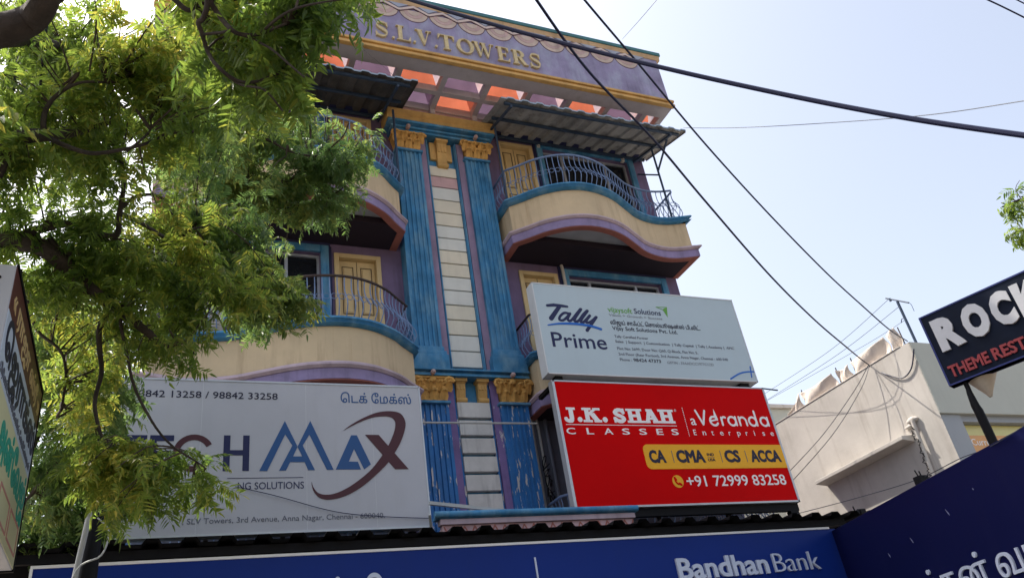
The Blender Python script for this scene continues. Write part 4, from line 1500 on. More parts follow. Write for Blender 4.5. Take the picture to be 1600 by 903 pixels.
def slab_word(spec, v0, h):
    """heavy slab-serif capitals: spec = [(char, u0, u1)]"""
    L = []
    for ch, a, b in spec:
        w = b - a
        sw, sl = 0.27 * h * 1.15, 0.16 * h
        def slab(cx, y, ww):
            L.append(rect(cx - ww / 2, cx + ww / 2, v0 + y, v0 + y + sl))
        if ch == 'H':
            for x in (a + w * 0.25, b - w * 0.25):
                L.append(rect(x - sw / 2, x + sw / 2, v0, v0 + h))
                slab(x, 0, w * 0.49)
                slab(x, h - sl, w * 0.49)
            L.append(rect(a + w * 0.2, b - w * 0.2, v0 + h * 0.41, v0 + h * 0.6))
        elif ch == 'K':
            x = a + w * 0.25
            L.append(rect(x - sw / 2, x + sw / 2, v0, v0 + h))
            slab(x, 0, w * 0.5)
            slab(x, h - sl, w * 0.5)
            L.append(ccw([(x, v0 + h * 0.36), (x, v0 + h * 0.60), (b - w * 0.3, v0 + h), (b - w * 0.08, v0 + h)]))
            L.append(ccw([(x + w * 0.12, v0 + h * 0.58), (x + w * 0.40, v0 + h * 0.66), (b - w * 0.02, v0), (b - w * 0.34, v0)]))
            slab(b - w * 0.2, 0, w * 0.42)
            slab(b - w * 0.2, h - sl, w * 0.4)
        elif ch == 'A':
            L.append(ccw([(a + w * 0.36, v0 + h), (a + w * 0.62, v0 + h), (a + w * 0.32, v0), (a + w * 0.12, v0)]))
            L.append(ccw([(a + w * 0.36, v0 + h), (a + w * 0.62, v0 + h), (b - w * 0.08, v0), (b - w * 0.36, v0)]))
            L.append(rect(a + w * 0.3, b - w * 0.3, v0 + h * 0.24, v0 + h * 0.4))
            slab(a + w * 0.2, 0, w * 0.42)
            slab(b - w * 0.22, 0, w * 0.46)
            slab(a + w * 0.44, h - sl, w * 0.36)
        elif ch == 'J':
            x = b - w * 0.36
            L.append(rect(x - sw / 2, x + sw / 2, v0 + h * 0.25, v0 + h))
            slab(x, h - sl, w * 0.70)
            L.extend(stroke(smooth2([(x, v0 + h * 0.3), (x - w * 0.05, v0 + h * 0.12), (x - w * 0.22, v0 + h * 0.06), (a + w * 0.2, v0 + h * 0.14)], 4), [sw] * 6 + [sw * 0.8] * 6 + [sw * 0.75] * 10))
            L.append(circ(a + w * 0.18, v0 + h * 0.22, h * 0.13, n=14))
        elif ch == 'S':
            pts = smooth2([(b - w * 0.16, v0 + h * 0.72), (b - w * 0.3, v0 + h * 0.87), (a + w * 0.42, v0 + h * 0.88), (a + w * 0.2, v0 + h * 0.72), (a + w * 0.36, v0 + h * 0.56), (b - w * 0.32, v0 + h * 0.43), (b - w * 0.16, v0 + h * 0.27), (b - w * 0.34, v0 + h * 0.12), (a + w * 0.38, v0 + h * 0.12), (a + w * 0.14, v0 + h * 0.28)], 3)
            L.extend(stroke(pts, sw * 0.86))
            L.append(rect(b - w * 0.22, b - w * 0.06, v0 + h * 0.62, v0 + h))
            L.append(rect(a + w * 0.04, a + w * 0.2, v0, v0 + h * 0.38))
        elif ch == '.':
            L.append(circ((a + b) / 2, v0 + (b - a) / 2, (b - a) / 2, n=16))
    return L


# positions along the board follow the printed word
word = [('J', 0.055, 0.262), ('.', 0.277, 0.357), ('K', 0.370, 0.672), ('.', 0.690, 0.775), ('S', 0.875, 1.095), ('H', 1.11, 1.39), ('A', 1.385, 1.69), ('H', 1.675, 1.955)]
jk.shape('name_text', slab_word(word, 1.234, 0.225), M['white'])
jk.shape('rule_line', [rect(0.073, 1.96, 1.190, 1.199)], M['white'])
for i, ch in enumerate('CLASSES'):
    uu = [0.058, 0.385, 0.672, 0.975, 1.268, 1.57, 1.835][i]
    jk.text('subtitle_letter', ch, uu, uu + [0.145, 0.115, 0.15, 0.13, 0.13, 0.115, 0.125][i], 1.05, 0.092, M['white'], bold=0.012)
jk.text('registered_mark', '®', 1.98, 2.02, 1.43, 0.035, M['white'])
jk.shape('dashed_line', [rect(2.139 + 0.006 * 0, 2.147, 1.03 + 0.03 * k, 1.048 + 0.03 * k) for k in range(16)], M['white'])
jk.text('prefix_text', 'a', 2.238, 2.334, 1.216, 0.155, M['white'], bold=0.008)
vs = stroke([(2.375, 1.455), (2.462, 1.225), (2.545, 1.455)], 0.034)
vs += stroke(circ(2.68, 1.285, 0.072, 0.072, 22, 20, 330), 0.034) + stroke([(2.615, 1.285), (2.745, 1.31)], 0.026) + [ccw([(2.70, 1.35), (2.728, 1.49), (2.762, 1.33), (2.752, 1.29)])]
vs += stroke([(2.832, 1.222), (2.832, 1.345)], 0.034) + stroke(circ(2.885, 1.30, 0.053, n=8, a0=60, a1=180), 0.034)
def ring_a(c, tall=False):
    o = stroke(circ(c, 1.288, 0.072, n=22), 0.034, closed=True) + stroke([(c + 0.075, 1.222), (c + 0.075, 1.36 if not tall else 1.465)], 0.034)
    return o
vs += ring_a(3.03) + stroke([(3.175, 1.222), (3.175, 1.36)], 0.034) + stroke([(3.175, 1.29)] + circ(3.24, 1.29, 0.065, n=12, a0=180, a1=0) + [(3.305, 1.222)], 0.034)
vs += ring_a(3.435, True) + ring_a(3.665)
jk.shape('partner_name_text', vs, M['white'])
for i, ch in enumerate('Enterprise'):
    uu = 2.236 + i * 0.1645
    ww = {'E': 0.05, 'n': 0.062, 't': 0.042, 'e': 0.062, 'r': 0.038, 'p': 0.062, 'i': 0.014, 's': 0.048}[ch]
    jk.text('partner_subtitle_letter', ch, uu, uu + ww, 1.05, 0.088, M['white'], bold=0.002)
pill = [(3.842, 0.519), (3.842, 0.896)] + circ(1.345, 0.81, 0.085, 0.087, 8, 90, 180) + circ(1.345, 0.604, 0.085, 0.085, 8, 180, 270)
jk.shape('course_strip', [pill], M['yellow'], thick=0.006)
for tx, a, b in (('CA', 1.334, 1.616), ('CMA', 1.808, 2.316), ('CS', 2.684, 2.969), ('ACCA', 3.172, 3.761)):
    jk.text('course_text', tx, a, b, 0.625, 0.172, M['navy_letter'], bold=0.045, thick=0.010)
for tx, a, b, v in (('IND', 2.366, 2.493, 0.718), ('USA', 2.363, 2.494, 0.635)):
    jk.text('course_note_text', tx, a, b, v, 0.04, M['navy_letter'], bold=0.02, thick=0.010)
jk.shape('course_divider', [rect(1.74, 1.748, 0.615, 0.80), rect(2.614, 2.622, 0.615, 0.80), rect(3.088, 3.096, 0.615, 0.80), rect(2.366, 2.494, 0.69, 0.695)], M['grey_print'], thick=0.010)
jk.shape('phone_icon', [circ(1.727, 0.332, 0.094, n=28)], M['yellow'])
hs = stroke(smooth2([(1.683, 0.378), (1.688, 0.33), (1.72, 0.295), (1.77, 0.287)], 4), 0.026) + stroke([(1.683, 0.385), (1.698, 0.358)], 0.036) + stroke([(1.748, 0.298), (1.772, 0.282)], 0.036)
jk.shape('phone_handset', hs, M['red'], thick=0.008)
jk.text('phone_number_text', '+91 72999 83258', 1.876, 3.719, 0.253, 0.157, M['white'], bold=0.008)

# --- blue bank board over the shop
BB = thing('sign_board', 'long royal blue bank board with a thin white top edge, below the black eave', 'sign board', (3.5, 8.06, 2.4))
obj('box', MB().box(-0.9, 8.06, 8.0, 8.13, 2.4, 3.60), M['bb'], BB, bevel=0.003)
e = MB().box(-0.915, 7.955, 7.985, 8.135, 3.598, 3.622).box(-0.918, -0.895, 7.985, 8.135, 2.4, 3.598)
obj('edge_trim', e, M['white'], BB)
bb = Sign(BB, (-0.9, 8.0, 3.6), (1, 0))
bb.text('bank_name_text', 'Bandhan', 6.428, 7.715, -0.48, 0.222, M['chan'], bold=0.022, thick=0.03)
bb.text('bank_name_text', 'Bank', 7.805, 8.511, -0.482, 0.222, M['chan'], bold=-0.016, thick=0.03)
bb.shape('divider_line', [rect(4.672, 4.690, -0.92, -0.144)], M['chan'], thick=0.012)
bb.text('tamil_text', 'பந்தன் வங்கி', 0.62, 3.02, -0.62, 0.27, M['chan'], bold=0.006, tamil=True, thick=0.03)

# --- dark navy return board on the right
SD = Vector((-0.213, -0.977))
SB = thing('sign_board', 'dark navy scuffed board slanting up to the right edge, with pale Tamil letters', 'sign board', (7.98 - 0.5, 5.6, 0))
obj('box', MB().obox((7.985, 7.995, 2.35), SD, 6.0, 0.13, 1.22), M['sb'], SB, bevel=0.004)
un = Vector((SD.x, SD.y, 0)).normalized()
nn = un.cross(Vector((0, 0, 1)))
ps = MB()
for q in (0.6, 2.6, 4.8):
    p = Vector((7.985, 7.995, 0)) + un * q - nn * 0.2
    ps.box(p.x - 0.04, p.x + 0.04, p.y - 0.04, p.y + 0.04, 0.0, 3.5)
obj('post', ps, M['black'], SB)
sb = Sign(SB, (7.985, 7.995, 3.58), SD)
# the printed word: find where its letters fall so that it starts off to the left
sb.text('tamil_text', 'பந்தன் வங்கி', 1.06, 3.62, -1.13, 0.205, M['chan'], bold=0.004, tamil=True, thick=0.02)
for a, b, l in ((2.12, -0.36, 0.07), (1.42, -0.47, 0.06), (0.95, -0.52, 0.05), (2.6, -0.29, 0.02), (0.75, -0.86, 0.07)):
    sb.shape('scuff_mark', stroke([(a, b), (a + l * 0.3, b - l * 0.7), (a + l * 0.4, b - l)], [0.004, 0.014, 0.003]), M['scuff'], thick=0.002)

# --- theme restaurant sign on a pole
RO, RD = Vector((9.278, 6.5, 4.945)), Vector((0.35, -0.937))
RS = thing('pole_sign', 'tilted dark navy restaurant sign with fat white letters on a black pole', 'sign', (9.35, 6.33, 0))
ru = Vector((RD.x, RD.y, 0)).normalized()
rn = ru.cross(Vector((0, 0, 1)))
obj('board', MB().obox(RO, RD, 2.3, 0.14, 1.0), M['rock'], RS, bevel=0.004)
e = MB()
e.obox(RO + rn * 0.008 - ru * 0.012, RD, 2.33, 0.16, 0.02)
e.obox(RO + rn * 0.008 - ru * 0.012 + Vector((0, 0, 0.985)), RD, 2.33, 0.16, 0.02)
e.obox(RO + rn * 0.009 - ru * 0.013, RD, 0.022, 0.162, 1.0)
obj('edge_trim', e, M['rock_edge'], RS)
rk = Sign(RS, RO, RD)
for ch, a, b, rot in (('R', 0.095, 0.415, 0.0), ('O', 0.455, 0.765, 0.0), ('C', 0.815, 1.075, 0.0), ('K', 1.115, 1.44, 0.0)):
    rk.text('letter', ch, a, b, 0.472, 0.375, M['rock_letter'], bold=0.068, thick=0.035)
rk.text('subtitle_text', 'THEME', 0.064, 0.565, 0.092, 0.142, M['rock_red'], bold=0.03, thick=0.025)
rk.text('subtitle_text', 'RESTAURANT', 0.61, 1.75, 0.092, 0.142, M['rock_red'], bold=0.03, thick=0.025)
pb = RO + ru * 0.16 - rn * 0.08
pl = MB().tube([(pb.x, pb.y, 0), (pb.x, pb.y, 4.55), (pb.x - 0.015, pb.y, 4.62), (pb.x - 0.01, pb.y, 4.80), (pb.x, pb.y, 4.86), (pb.x, pb.y, 5.9)], [0.055, 0.055, 0.05, 0.035, 0.03, 0.03], 12)
obj('pole', pl, M['black'], RS, smooth=True)
cb = RO + ru * 0.33 - rn * 0.22
cn = MB()
k = 20
rows = [(0.0, 0.02), (0.06, 0.05), (0.30, 0.20), (0.36, 0.215)]
for h, r_ in rows:
    for j in range(k):
        a = 2 * math.pi * j / k
        cn.v.append((cb.x + r_ * math.cos(a), cb.y + r_ * math.sin(a), 4.70 + h))
for i in range(3):
    for j in range(k):
        cn.f.append((i * k + j, i * k + (j + 1) % k, (i + 1) * k + (j + 1) % k, (i + 1) * k + j))
cn.f.append(tuple(range(k)))
cn.f.append(tuple(3 * k + j for j in range(k)))
obj('lamp_shade', cn, M['lamp_cone'], RS, smooth=True)

# --- photocopy shop's box sign, close on the left
LX = -0.688
L = thing('box_sign', 'upright white box sign with a brown top band and Tamil lettering at the left edge', 'sign', (LX - 0.25, 4.5, 0))
obj('box', MB().box(LX - 0.5, LX, 3.78, 5.25, 2.909, 3.974), M['sign_white'], L, bevel=0.006)
ls = Sign(L, (LX, 3.78, 2.909), (0, 1))
ls.shape('brown_band', [rect(0.006, 1.464, 0.83, 1.06)], M['brown'], thick=0.003)
ls.shape('pale_blue_band', [rect(0.006, 1.464, 0.52, 0.829)], M['pale_blue'], thick=0.003)
ls.shape('pale_yellow_band', [rect(0.006, 1.464, 0.006, 0.519)], M['pale_yellow'], thick=0.003)
ls.text('tamil_text', '« ராஜா ஸ்ரீ »', 0.08, 1.42, 0.885, 0.085, M['print_gold'], bold=0.012, tamil=True, thick=0.006)
ls.text('tamil_text', 'ஜெராக்ஸ்', 0.06, 1.44, 0.645, 0.125, M['navy_letter'], bold=0.03, tamil=True, thick=0.006)
ls.text('small_text', 'பிரிண்டிங் ஸ்கேனிங் லேமினேஷன்', 0.05, 1.42, 0.545, 0.035, M['grey_print'], tamil=True, thick=0.006)
ls.text('tamil_text', 'அன்வேஜ்', 0.30, 1.44, 0.30, 0.13, M['print_teal'], bold=0.03, tamil=True, thick=0.006)
ls.shape('pink_frames', stroke([(0.62, 0.06), (0.62, 0.21), (0.98, 0.21), (0.98, 0.06)], 0.012, closed=True) + stroke([(1.04, 0.06), (1.04, 0.21), (1.40, 0.21), (1.40, 0.06)], 0.012, closed=True), M['pink_print'], thick=0.006)
e = MB()
e.box(LX - 0.508, LX + 0.008, 5.245, 5.262, 2.90, 3.985).box(LX - 0.002, LX + 0.010, 3.79, 5.25, 3.968, 3.986)
obj('edge_trim', e, M['black'], L)
obj('rivet', MB().cyl((LX - 0.06, 3.78, 3.90), 0.008, (0, -1, 0), 0.006, 10), M['black'], L)
obj('post', MB().box(LX - 0.30, LX - 0.22, 4.6, 4.68, 0, 2.905), M['black'], L)

# ================================================================== POST WITH A CONDUIT (lower left)
PB = at(143, 850, dist=6.6)
P = thing('street_post', 'black post with a pale conduit pipe strapped to it, under the neem branches', 'post', (PB.x, PB.y, 0))
top = at(150, 795, dist=6.6)
obj('post', MB().tube([(PB.x, PB.y, 0), (PB.x, PB.y, top.z)], 0.06, 12).box(PB.x - 0.05, PB.x + 0.05, PB.y - 0.06, PB.y + 0.06, top.z, top.z + 0.05), M['black'], P, smooth=True)
c0_ = at(116, 905, dist=6.5)
c1_ = at(143, 790, dist=6.5)
c2_ = at(153, 738, dist=6.5)
obj('conduit', MB().tube([(c0_.x, c0_.y, 0), c0_, c1_, c2_], 0.020, 10), M['pvc'], P, smooth=True)
obj('strap', MB().tube(catmull([c1_ + Vector((0.05, -0.05, -0.1)), c1_ + Vector((0.13, -0.07, -0.2)), c1_ + Vector((0.1, -0.07, -0.36)), c1_ + Vector((-0.04, -0.06, -0.45)), c1_ + Vector((-0.1, -0.05, -0.8))], 5), 0.006, 6), M['pvc'], P)

# ================================================================== AIR CONDITIONER on the left balcony
q = at(325, 497, Y=10.7)
AC = thing('air_conditioner', 'beige air conditioner unit behind the left balcony railing, half hidden by leaves', 'air conditioner', (q.x, 10.75, q.z - 0.3))
obj('casing', MB().box(q.x - 0.3, q.x + 0.2, 10.6, 10.9, q.z - 0.3, q.z + 0.22), M['ac'], AC, bevel=0.012)
gr = MB()
for k in range(9):
    gr.box(q.x - 0.24, q.x + 0.14, 10.586, 10.597, q.z - 0.24 + k * 0.05, q.z - 0.225 + k * 0.05)
obj('grille', gr, M['lampw'], AC)

# ================================================================== WHITE BUILDING ON THE RIGHT
WX, WYF, WYB, WZ = 12.5, 9.17, 13.6, 7.18
Wb = thing('house', 'low whitewashed building with a sunlit side wall, ledge and rooftop cloth', 'building', (16, 11.4, 0))
mb = MB()
mb.add([(WX, WYB, 0), (WX, WYF, 0), (WX, WYF, WZ), (WX, WYB, WZ)], [(0, 1, 2, 3)])
mb.add([(WX, WYB, 0), (22, WYB, 0), (22, WYB, WZ), (WX, WYB, WZ)], [(0, 1, 2, 3)])
mb.add([(22, WYF, 0), (22, WYB, 0), (22, WYB, WZ), (22, WYF, WZ)], [(0, 1, 2, 3)])
mb.add([(WX, WYF, WZ), (22, WYF, WZ), (22, WYB, WZ), (WX, WYB, WZ)], [(0, 1, 2, 3)])
obj('wall', mb, M['wb'], Wb)
obj('front_parapet', MB().box(WX + 0.004, 22, WYF - 0.02, WYF + 0.2, 5.78, WZ + 0.003), M['wb_front'], Wb, bevel=0.01)
obj('front_column', MB().box(WX + 0.004, 13.03, WYF + 0.03, WYF + 0.4, 0, 5.778), M['wb_grey'], Wb, bevel=0.008)
obj('lintel', MB().box(13.032, 22, WYF + 0.07, WYF + 0.4, 5.66, 5.777), M['wb_grey'], Wb)
obj('shop_window', MB().box(13.032, 22, WYF + 0.22, WYF + 0.24, 2.2, 5.658), M['glass'], Wb)
obj('front_wall', MB().box(13.032, 22, WYF + 0.1, WYF + 0.4, 0, 2.198), M['wb_grey'], Wb)
mb = MB()
zf_ = [(WX, 0.0), (WX - 0.29, -0.02), (WX - 0.29, -0.09), (WX, -0.13)]
mb.prism([(x_, 9.86, 5.66 + z_) for x_, z_ in zf_], (0, 2.36, -0.03))
obj('ledge', mb, M['wb'], Wb, bevel=0.008)
mb = MB().tube([(WX - 0.07, 9.69, 5.86), (WX - 0.08, 9.70, 5.4), (WX - 0.07, 9.73, 4.9), (WX - 0.07, 9.74, 2.5)], 0.035, 10)
mb.ball((WX - 0.03, 9.72, 5.88), 0.10, 10, 6, (0.6, 1.3, 0.6)).ball((WX - 0.03, 9.83, 5.80), 0.07, 10, 6, (0.6, 1.6, 0.5))
obj('down_pipe', mb, M['wb'], Wb, smooth=True)
mb = MB()
for i in range(26):
    z = 5.75 - i * 0.055
    p0 = Vector((WX - 0.11, 9.73 + random.uniform(-0.03, 0.03), z))
    mb.tube([p0, p0 + Vector((-0.02, random.uniform(-0.05, 0.05), -0.03)), p0 + Vector((0, random.uniform(-0.04, 0.04), -0.07))], 0.008, 5)
obj('dead_creeper', mb, M['black'], Wb)
mb = MB().box(WX - 0.012, WX + 0.14, WYF + 0.2, WYB, WZ + 0.004, WZ + 0.03)
obj('coping', mb, M['wb'], Wb, bevel=0.015)
# posters in its window
Po = thing('window_poster', 'orange and pale yellow bank account poster in the right-hand building window', 'poster', (15, WYF + 0.2, 5.0))
obj('sheet', MB().box(13.10, 17.0, WYF + 0.2, WYF + 0.212, 4.0, 5.455), M['orange_poster'], Po)
obj('yellow_band', MB().box(13.07, 17.0, WYF + 0.2, WYF + 0.212, 5.457, 5.65), M['yellow_poster'], Po)
ws = Sign(Po, (13.1, WYF + 0.2, 4.0), (1, 0))
ws.text('poster_text', 'Current Account', 0.16, 1.52, 1.27, 0.12, M['white'])

# shade cloth on the roof edge
def cloth(y0, y1, z0, z1, zsag, seed):
    mb = MB()
    r2 = random.Random(seed)
    n, k = 22, 12
    ph = r2.random() * 6
    for i in range(n + 1):
        s = i / n
        y = y0 + (y1 - y0) * s
        zt = z0 + (z1 - z0) * s - zsag * math.sin(math.pi * s)
        for j in range(k + 1):
            t = j / k
            fold = 0.022 * math.sin(s * 15 + ph + t * 2.2) * (0.3 + t) + 0.03 * math.sin(s * 5 + t * 4 + ph)
            mb.v.append((WX + 0.03 + 0.06 * t + fold, y + 0.03 * math.sin(t * 5 + ph), zt + (WZ + 0.0 - zt) * t))
    for i in range(n):
        for j in range(k):
            a = i * (k + 1) + j
            mb.f.append((a, a + 1, a + k + 2, a + k + 1))
    return mb


cl = [(12.66, 12.16, 7.24, 7.52, 0.0, 'crumpled end piece of beige cloth next to the red board'),
      (12.12, 11.10, 7.53, 7.50, 0.05, 'longest sagging piece of beige shade cloth on the roof edge'),
      (11.02, 10.66, 7.50, 7.47, 0.04, 'short beige cloth piece beside the small gap on the roof edge'),
      (10.58, 9.62, 7.49, 7.55, 0.02, 'flat pinkish beige cloth piece in the middle of the roof edge'),
      (9.58, 9.33, 7.55, 7.60, 0.01, 'tall end piece of beige cloth at the roof corner')]
for i, (a, b, c, d, e_, lab) in enumerate(cl):
    o = obj('shade_cloth', cloth(a, b, c, d, e_, i), M['cloth'], None, smooth=True)
    sol = o.modifiers.new('thickness', 'SOLIDIFY')
    sol.thickness = 0.006
    tag(o, lab, 'cloth', 'shade cloths along the roof edge')
for i, (y, lab) in enumerate(((12.14, 'cloth stake at the far end of the roof edge'), (11.06, 'cloth stake by the gap between two cloth pieces'), (10.62, 'cloth stake at the near side of the gap'), (9.60, 'cloth stake beside the tall corner cloth'), (9.34, 'cloth stake with a reddish tip at the roof corner'))):
    o = obj('stake', MB().tube([(WX + 0.13, y, WZ), (WX + 0.13, y + 0.01, 7.60)], 0.012, 6), M['twig'])
    tag(o, lab, 'stake', 'stakes holding the shade cloth')
# roof antenna
An = thing('antenna_mast', 'thin dark mast with a crossbar on the white building roof', 'antenna', (WX + 0.25, 9.25, WZ))
a0, a1 = at(1431, 534, X=WX + 0.25), at(1402, 471, X=WX + 0.25)
obj('mast', MB().tube([(a0.x, a0.y, WZ), (a1.x, a1.y, a1.z)], 0.026, 8), M['post'], An, smooth=True)
b0, b1 = at(1384, 466, X=WX + 0.25), at(1420, 473, X=WX + 0.25)
cbm = MB().tube([b0, b1], 0.016, 6).cyl(b0.lerp(b1, 0.18) - Vector((0, 0, 0.05)), 0.022, (0, 0, 1), 0.06, 8)
cbm.tube(catmull([b1, b1 + Vector((0, -0.03, -0.06)), b1 + Vector((0, -0.03, -0.2))], 4), 0.005, 5)
obj('crossbar', cbm, M['post'], An)
q = a0.lerp(a1, 0.58)
obj('hook', MB().tube(catmull([q, q + Vector((0, 0.07, 0.02)), q + Vector((0, 0.11, -0.04))], 4), 0.008, 6), M['post'], An)
# a house farther back
F = thing('house', 'pale grey house end seen far back between the red board and the white wall', 'building', (16, 18, 0))
obj('wall', MB().box(13.2, 20, 16, 21, 0, 8.9), M['wb_front'], F, bevel=0.02)
obj('roof_parapet', MB().box(13.1, 20.1, 15.9, 21.1, 8.902, 9.0), M['wb'], F)

# black boxes on the wires above the navy board
q = at(1441, 752, dist=10.2)
bx = thing('junction_box', 'black junction box standing above the navy board, near the down pipe', 'junction box', (q.x, q.y, q.z - 0.1))
obj('box', MB().box(q.x - 0.07, q.x + 0.07, q.y - 0.05, q.y + 0.05, q.z - 0.14, q.z + 0.06), M['black'], bx, bevel=0.008)
obj('wire_stub', MB().tube([(q.x - 0.03, q.y, q.z + 0.06), (q.x - 0.05, q.y, q.z + 0.13)], 0.008, 5).tube([(q.x + 0.02, q.y, q.z + 0.06), (q.x + 0.01, q.y, q.z + 0.12)], 0.008, 5), M['black'], bx)
obj('mount', MB().tube([(q.x, q.y, q.z - 0.14), (q.x, q.y, 0)], 0.025, 8), M['black'], bx)
q = at(1344, 800, Y=8.75)
bx = thing('insulator', 'small black insulator cluster at the right end of the eave', 'insulator', (q.x, q.y, 3.78))
mb = MB().box(q.x - 0.02, q.x + 0.08, q.y - 0.04, q.y + 0.04, q.z - 0.09, q.z + 0.04)
mb.ball((q.x - 0.07, q.y, q.z - 0.01), 0.045, 8, 6).ball((q.x - 0.03, q.y, q.z + 0.02), 0.03, 8, 6).tube([(q.x - 0.09, q.y, q.z), (q.x - 0.1, q.y, q.z + 0.09)], 0.01, 6)
mb.tube([(q.x + 0.02, q.y, q.z - 0.08), (q.x + 0.02, q.y, 3.76)], 0.03, 8)
obj('body', mb, M['black'], bx)

# ================================================================== OVERHEAD CABLES
def cable(label, pts, r, material='cable', n=10):
    o = obj('overhead_cable', MB().tube(catmull(pts, n), r, 7), M[material], None, smooth=True)
    return tag(o, label, 'cable')


cable('thickest dark cable sweeping across the whole sky past the parapet', [at(520, -40, dist=7.6), at(640, 0, dist=7.0), at(800, 47, dist=6.5), at(1000, 98, dist=6.0), at(1200, 143, dist=5.6), at(1400, 182, dist=5.25), at(1600, 212, dist=5.0), at(1800, 236, dist=4.8)], 0.0165)
cable('dark cable falling from the top centre to the hook on the white wall', [at(800, -62, dist=6.2), at(838, 0, dist=6.6), at(920, 112, dist=7.4), at(1020, 217, dist=8.4), at(1100, 312, dist=9.5), at(1200, 427, dist=11.2), at(1270, 497, dist=12.8), at(1320, 540, dist=14.2), at(1355, 568, X=WX - 0.06), at(1385, 585, X=WX - 0.04), at(1410, 590, X=WX - 0.03), at(1424, 575, X=WX - 0.03), at(1428, 545, X=WX - 0.03)], 0.0125)
cable('dark cable falling from the top to the corner of the white building roof', [at(870, -55, dist=7.0), at(913, 0, dist=7.4), at(1000, 103, dist=8.2), at(1100, 223, dist=9.4), at(1200, 333, dist=10.8), at(1290, 425, dist=12.2), at(1350, 480, dist=13.2), at(1390, 515, dist=14.2), at(1418, 533, X=WX + 0.02)], 0.0105)
cable('thin grey wire crossing the sky from the awning end to the right edge', [at(1068, 200, Y=9.7), at(1150, 200, dist=12.4), at(1300, 192, dist=11.0), at(1450, 180, dist=10), at(1600, 158, dist=9.2), at(1800, 124, dist=8)], 0.0048, 'cable_grey')
cable('hair-thin wire rising from the parapet top to the upper edge', [at(972, 62, Y=9.7), at(1000, 31, dist=12), at(1040, -16, dist=11)], 0.0040, 'cable_grey')
cable('uppermost of the two wires across the top right corner', [at(1480, -28, dist=9), at(1560, 8, dist=9), at(1640, 48, dist=9)], 0.0075)
cable('lower and fainter wire cutting the extreme top right corner', [at(1540, -22, dist=9), at(1580, -4, dist=9), at(1640, 26, dist=9)], 0.006)
cable('upper faint wire from the antenna crossbar towards the red board', [at(1388, 468, X=WX + 0.25), at(1300, 545, dist=17), at(1190, 618, dist=19)], 0.0045, 'cable_grey')
cable('middle faint wire from the antenna mast towards the red board', [at(1406, 478, X=WX + 0.25), at(1310, 553, dist=17), at(1190, 630, dist=19)], 0.0045, 'cable_grey')
cable('lowest faint wire from the antenna hook towards the distant house', [at(1414, 500, X=WX + 0.25), at(1350, 540, dist=17.5), at(1200, 625, dist=19)], 0.004, 'cable_grey')
cable('wire hanging from the wall hook down to the red board, upper of the pair', [at(1357, 570, X=WX - 0.05), at(1335, 610, X=WX - 0.25), at(1285, 680, X=WX - 0.55), at(1225, 745, X=WX - 0.9)], 0.007, 'cable_grey')
cable('wire hanging from the wall hook down to the red board, lower of the pair', [at(1358, 571, X=WX - 0.05), at(1345, 608, X=WX - 0.30), at(1300, 680, X=WX - 0.60), at(1230, 760, X=WX - 0.95)], 0.007, 'cable_grey')
cable('thin wire running in front of the white wall just above the navy board', [at(1246, 802, dist=11), at(1330, 780, dist=10.7), at(1430, 750, dist=10.3), at(1500, 716, dist=9.6), at(1548, 697, dist=9.1), at(1640, 640, dist=8.4)], 0.0045, 'cable_grey')
cable('thin slack wire between the left awning and the parapet', [at(553, 66, Y=9.36), at(600, 105, Y=9.4), at(622, 125, Y=9.5), at(648, 140, Y=9.58)], 0.003, 'cable_grey')
for pts, lab in (([at(81, -6, dist=5.2), at(68, 75, dist=5.2), at(63, 140, dist=5.3)], 'dark wire hanging among the leaves near the upper left corner, right one'),
                 ([at(36, 30, dist=5.2), at(25, 110, dist=5.2), at(12, 210, dist=5.3)], 'dark wire hanging among the leaves near the upper left corner, left one')):
    cable(lab, pts, 0.007)

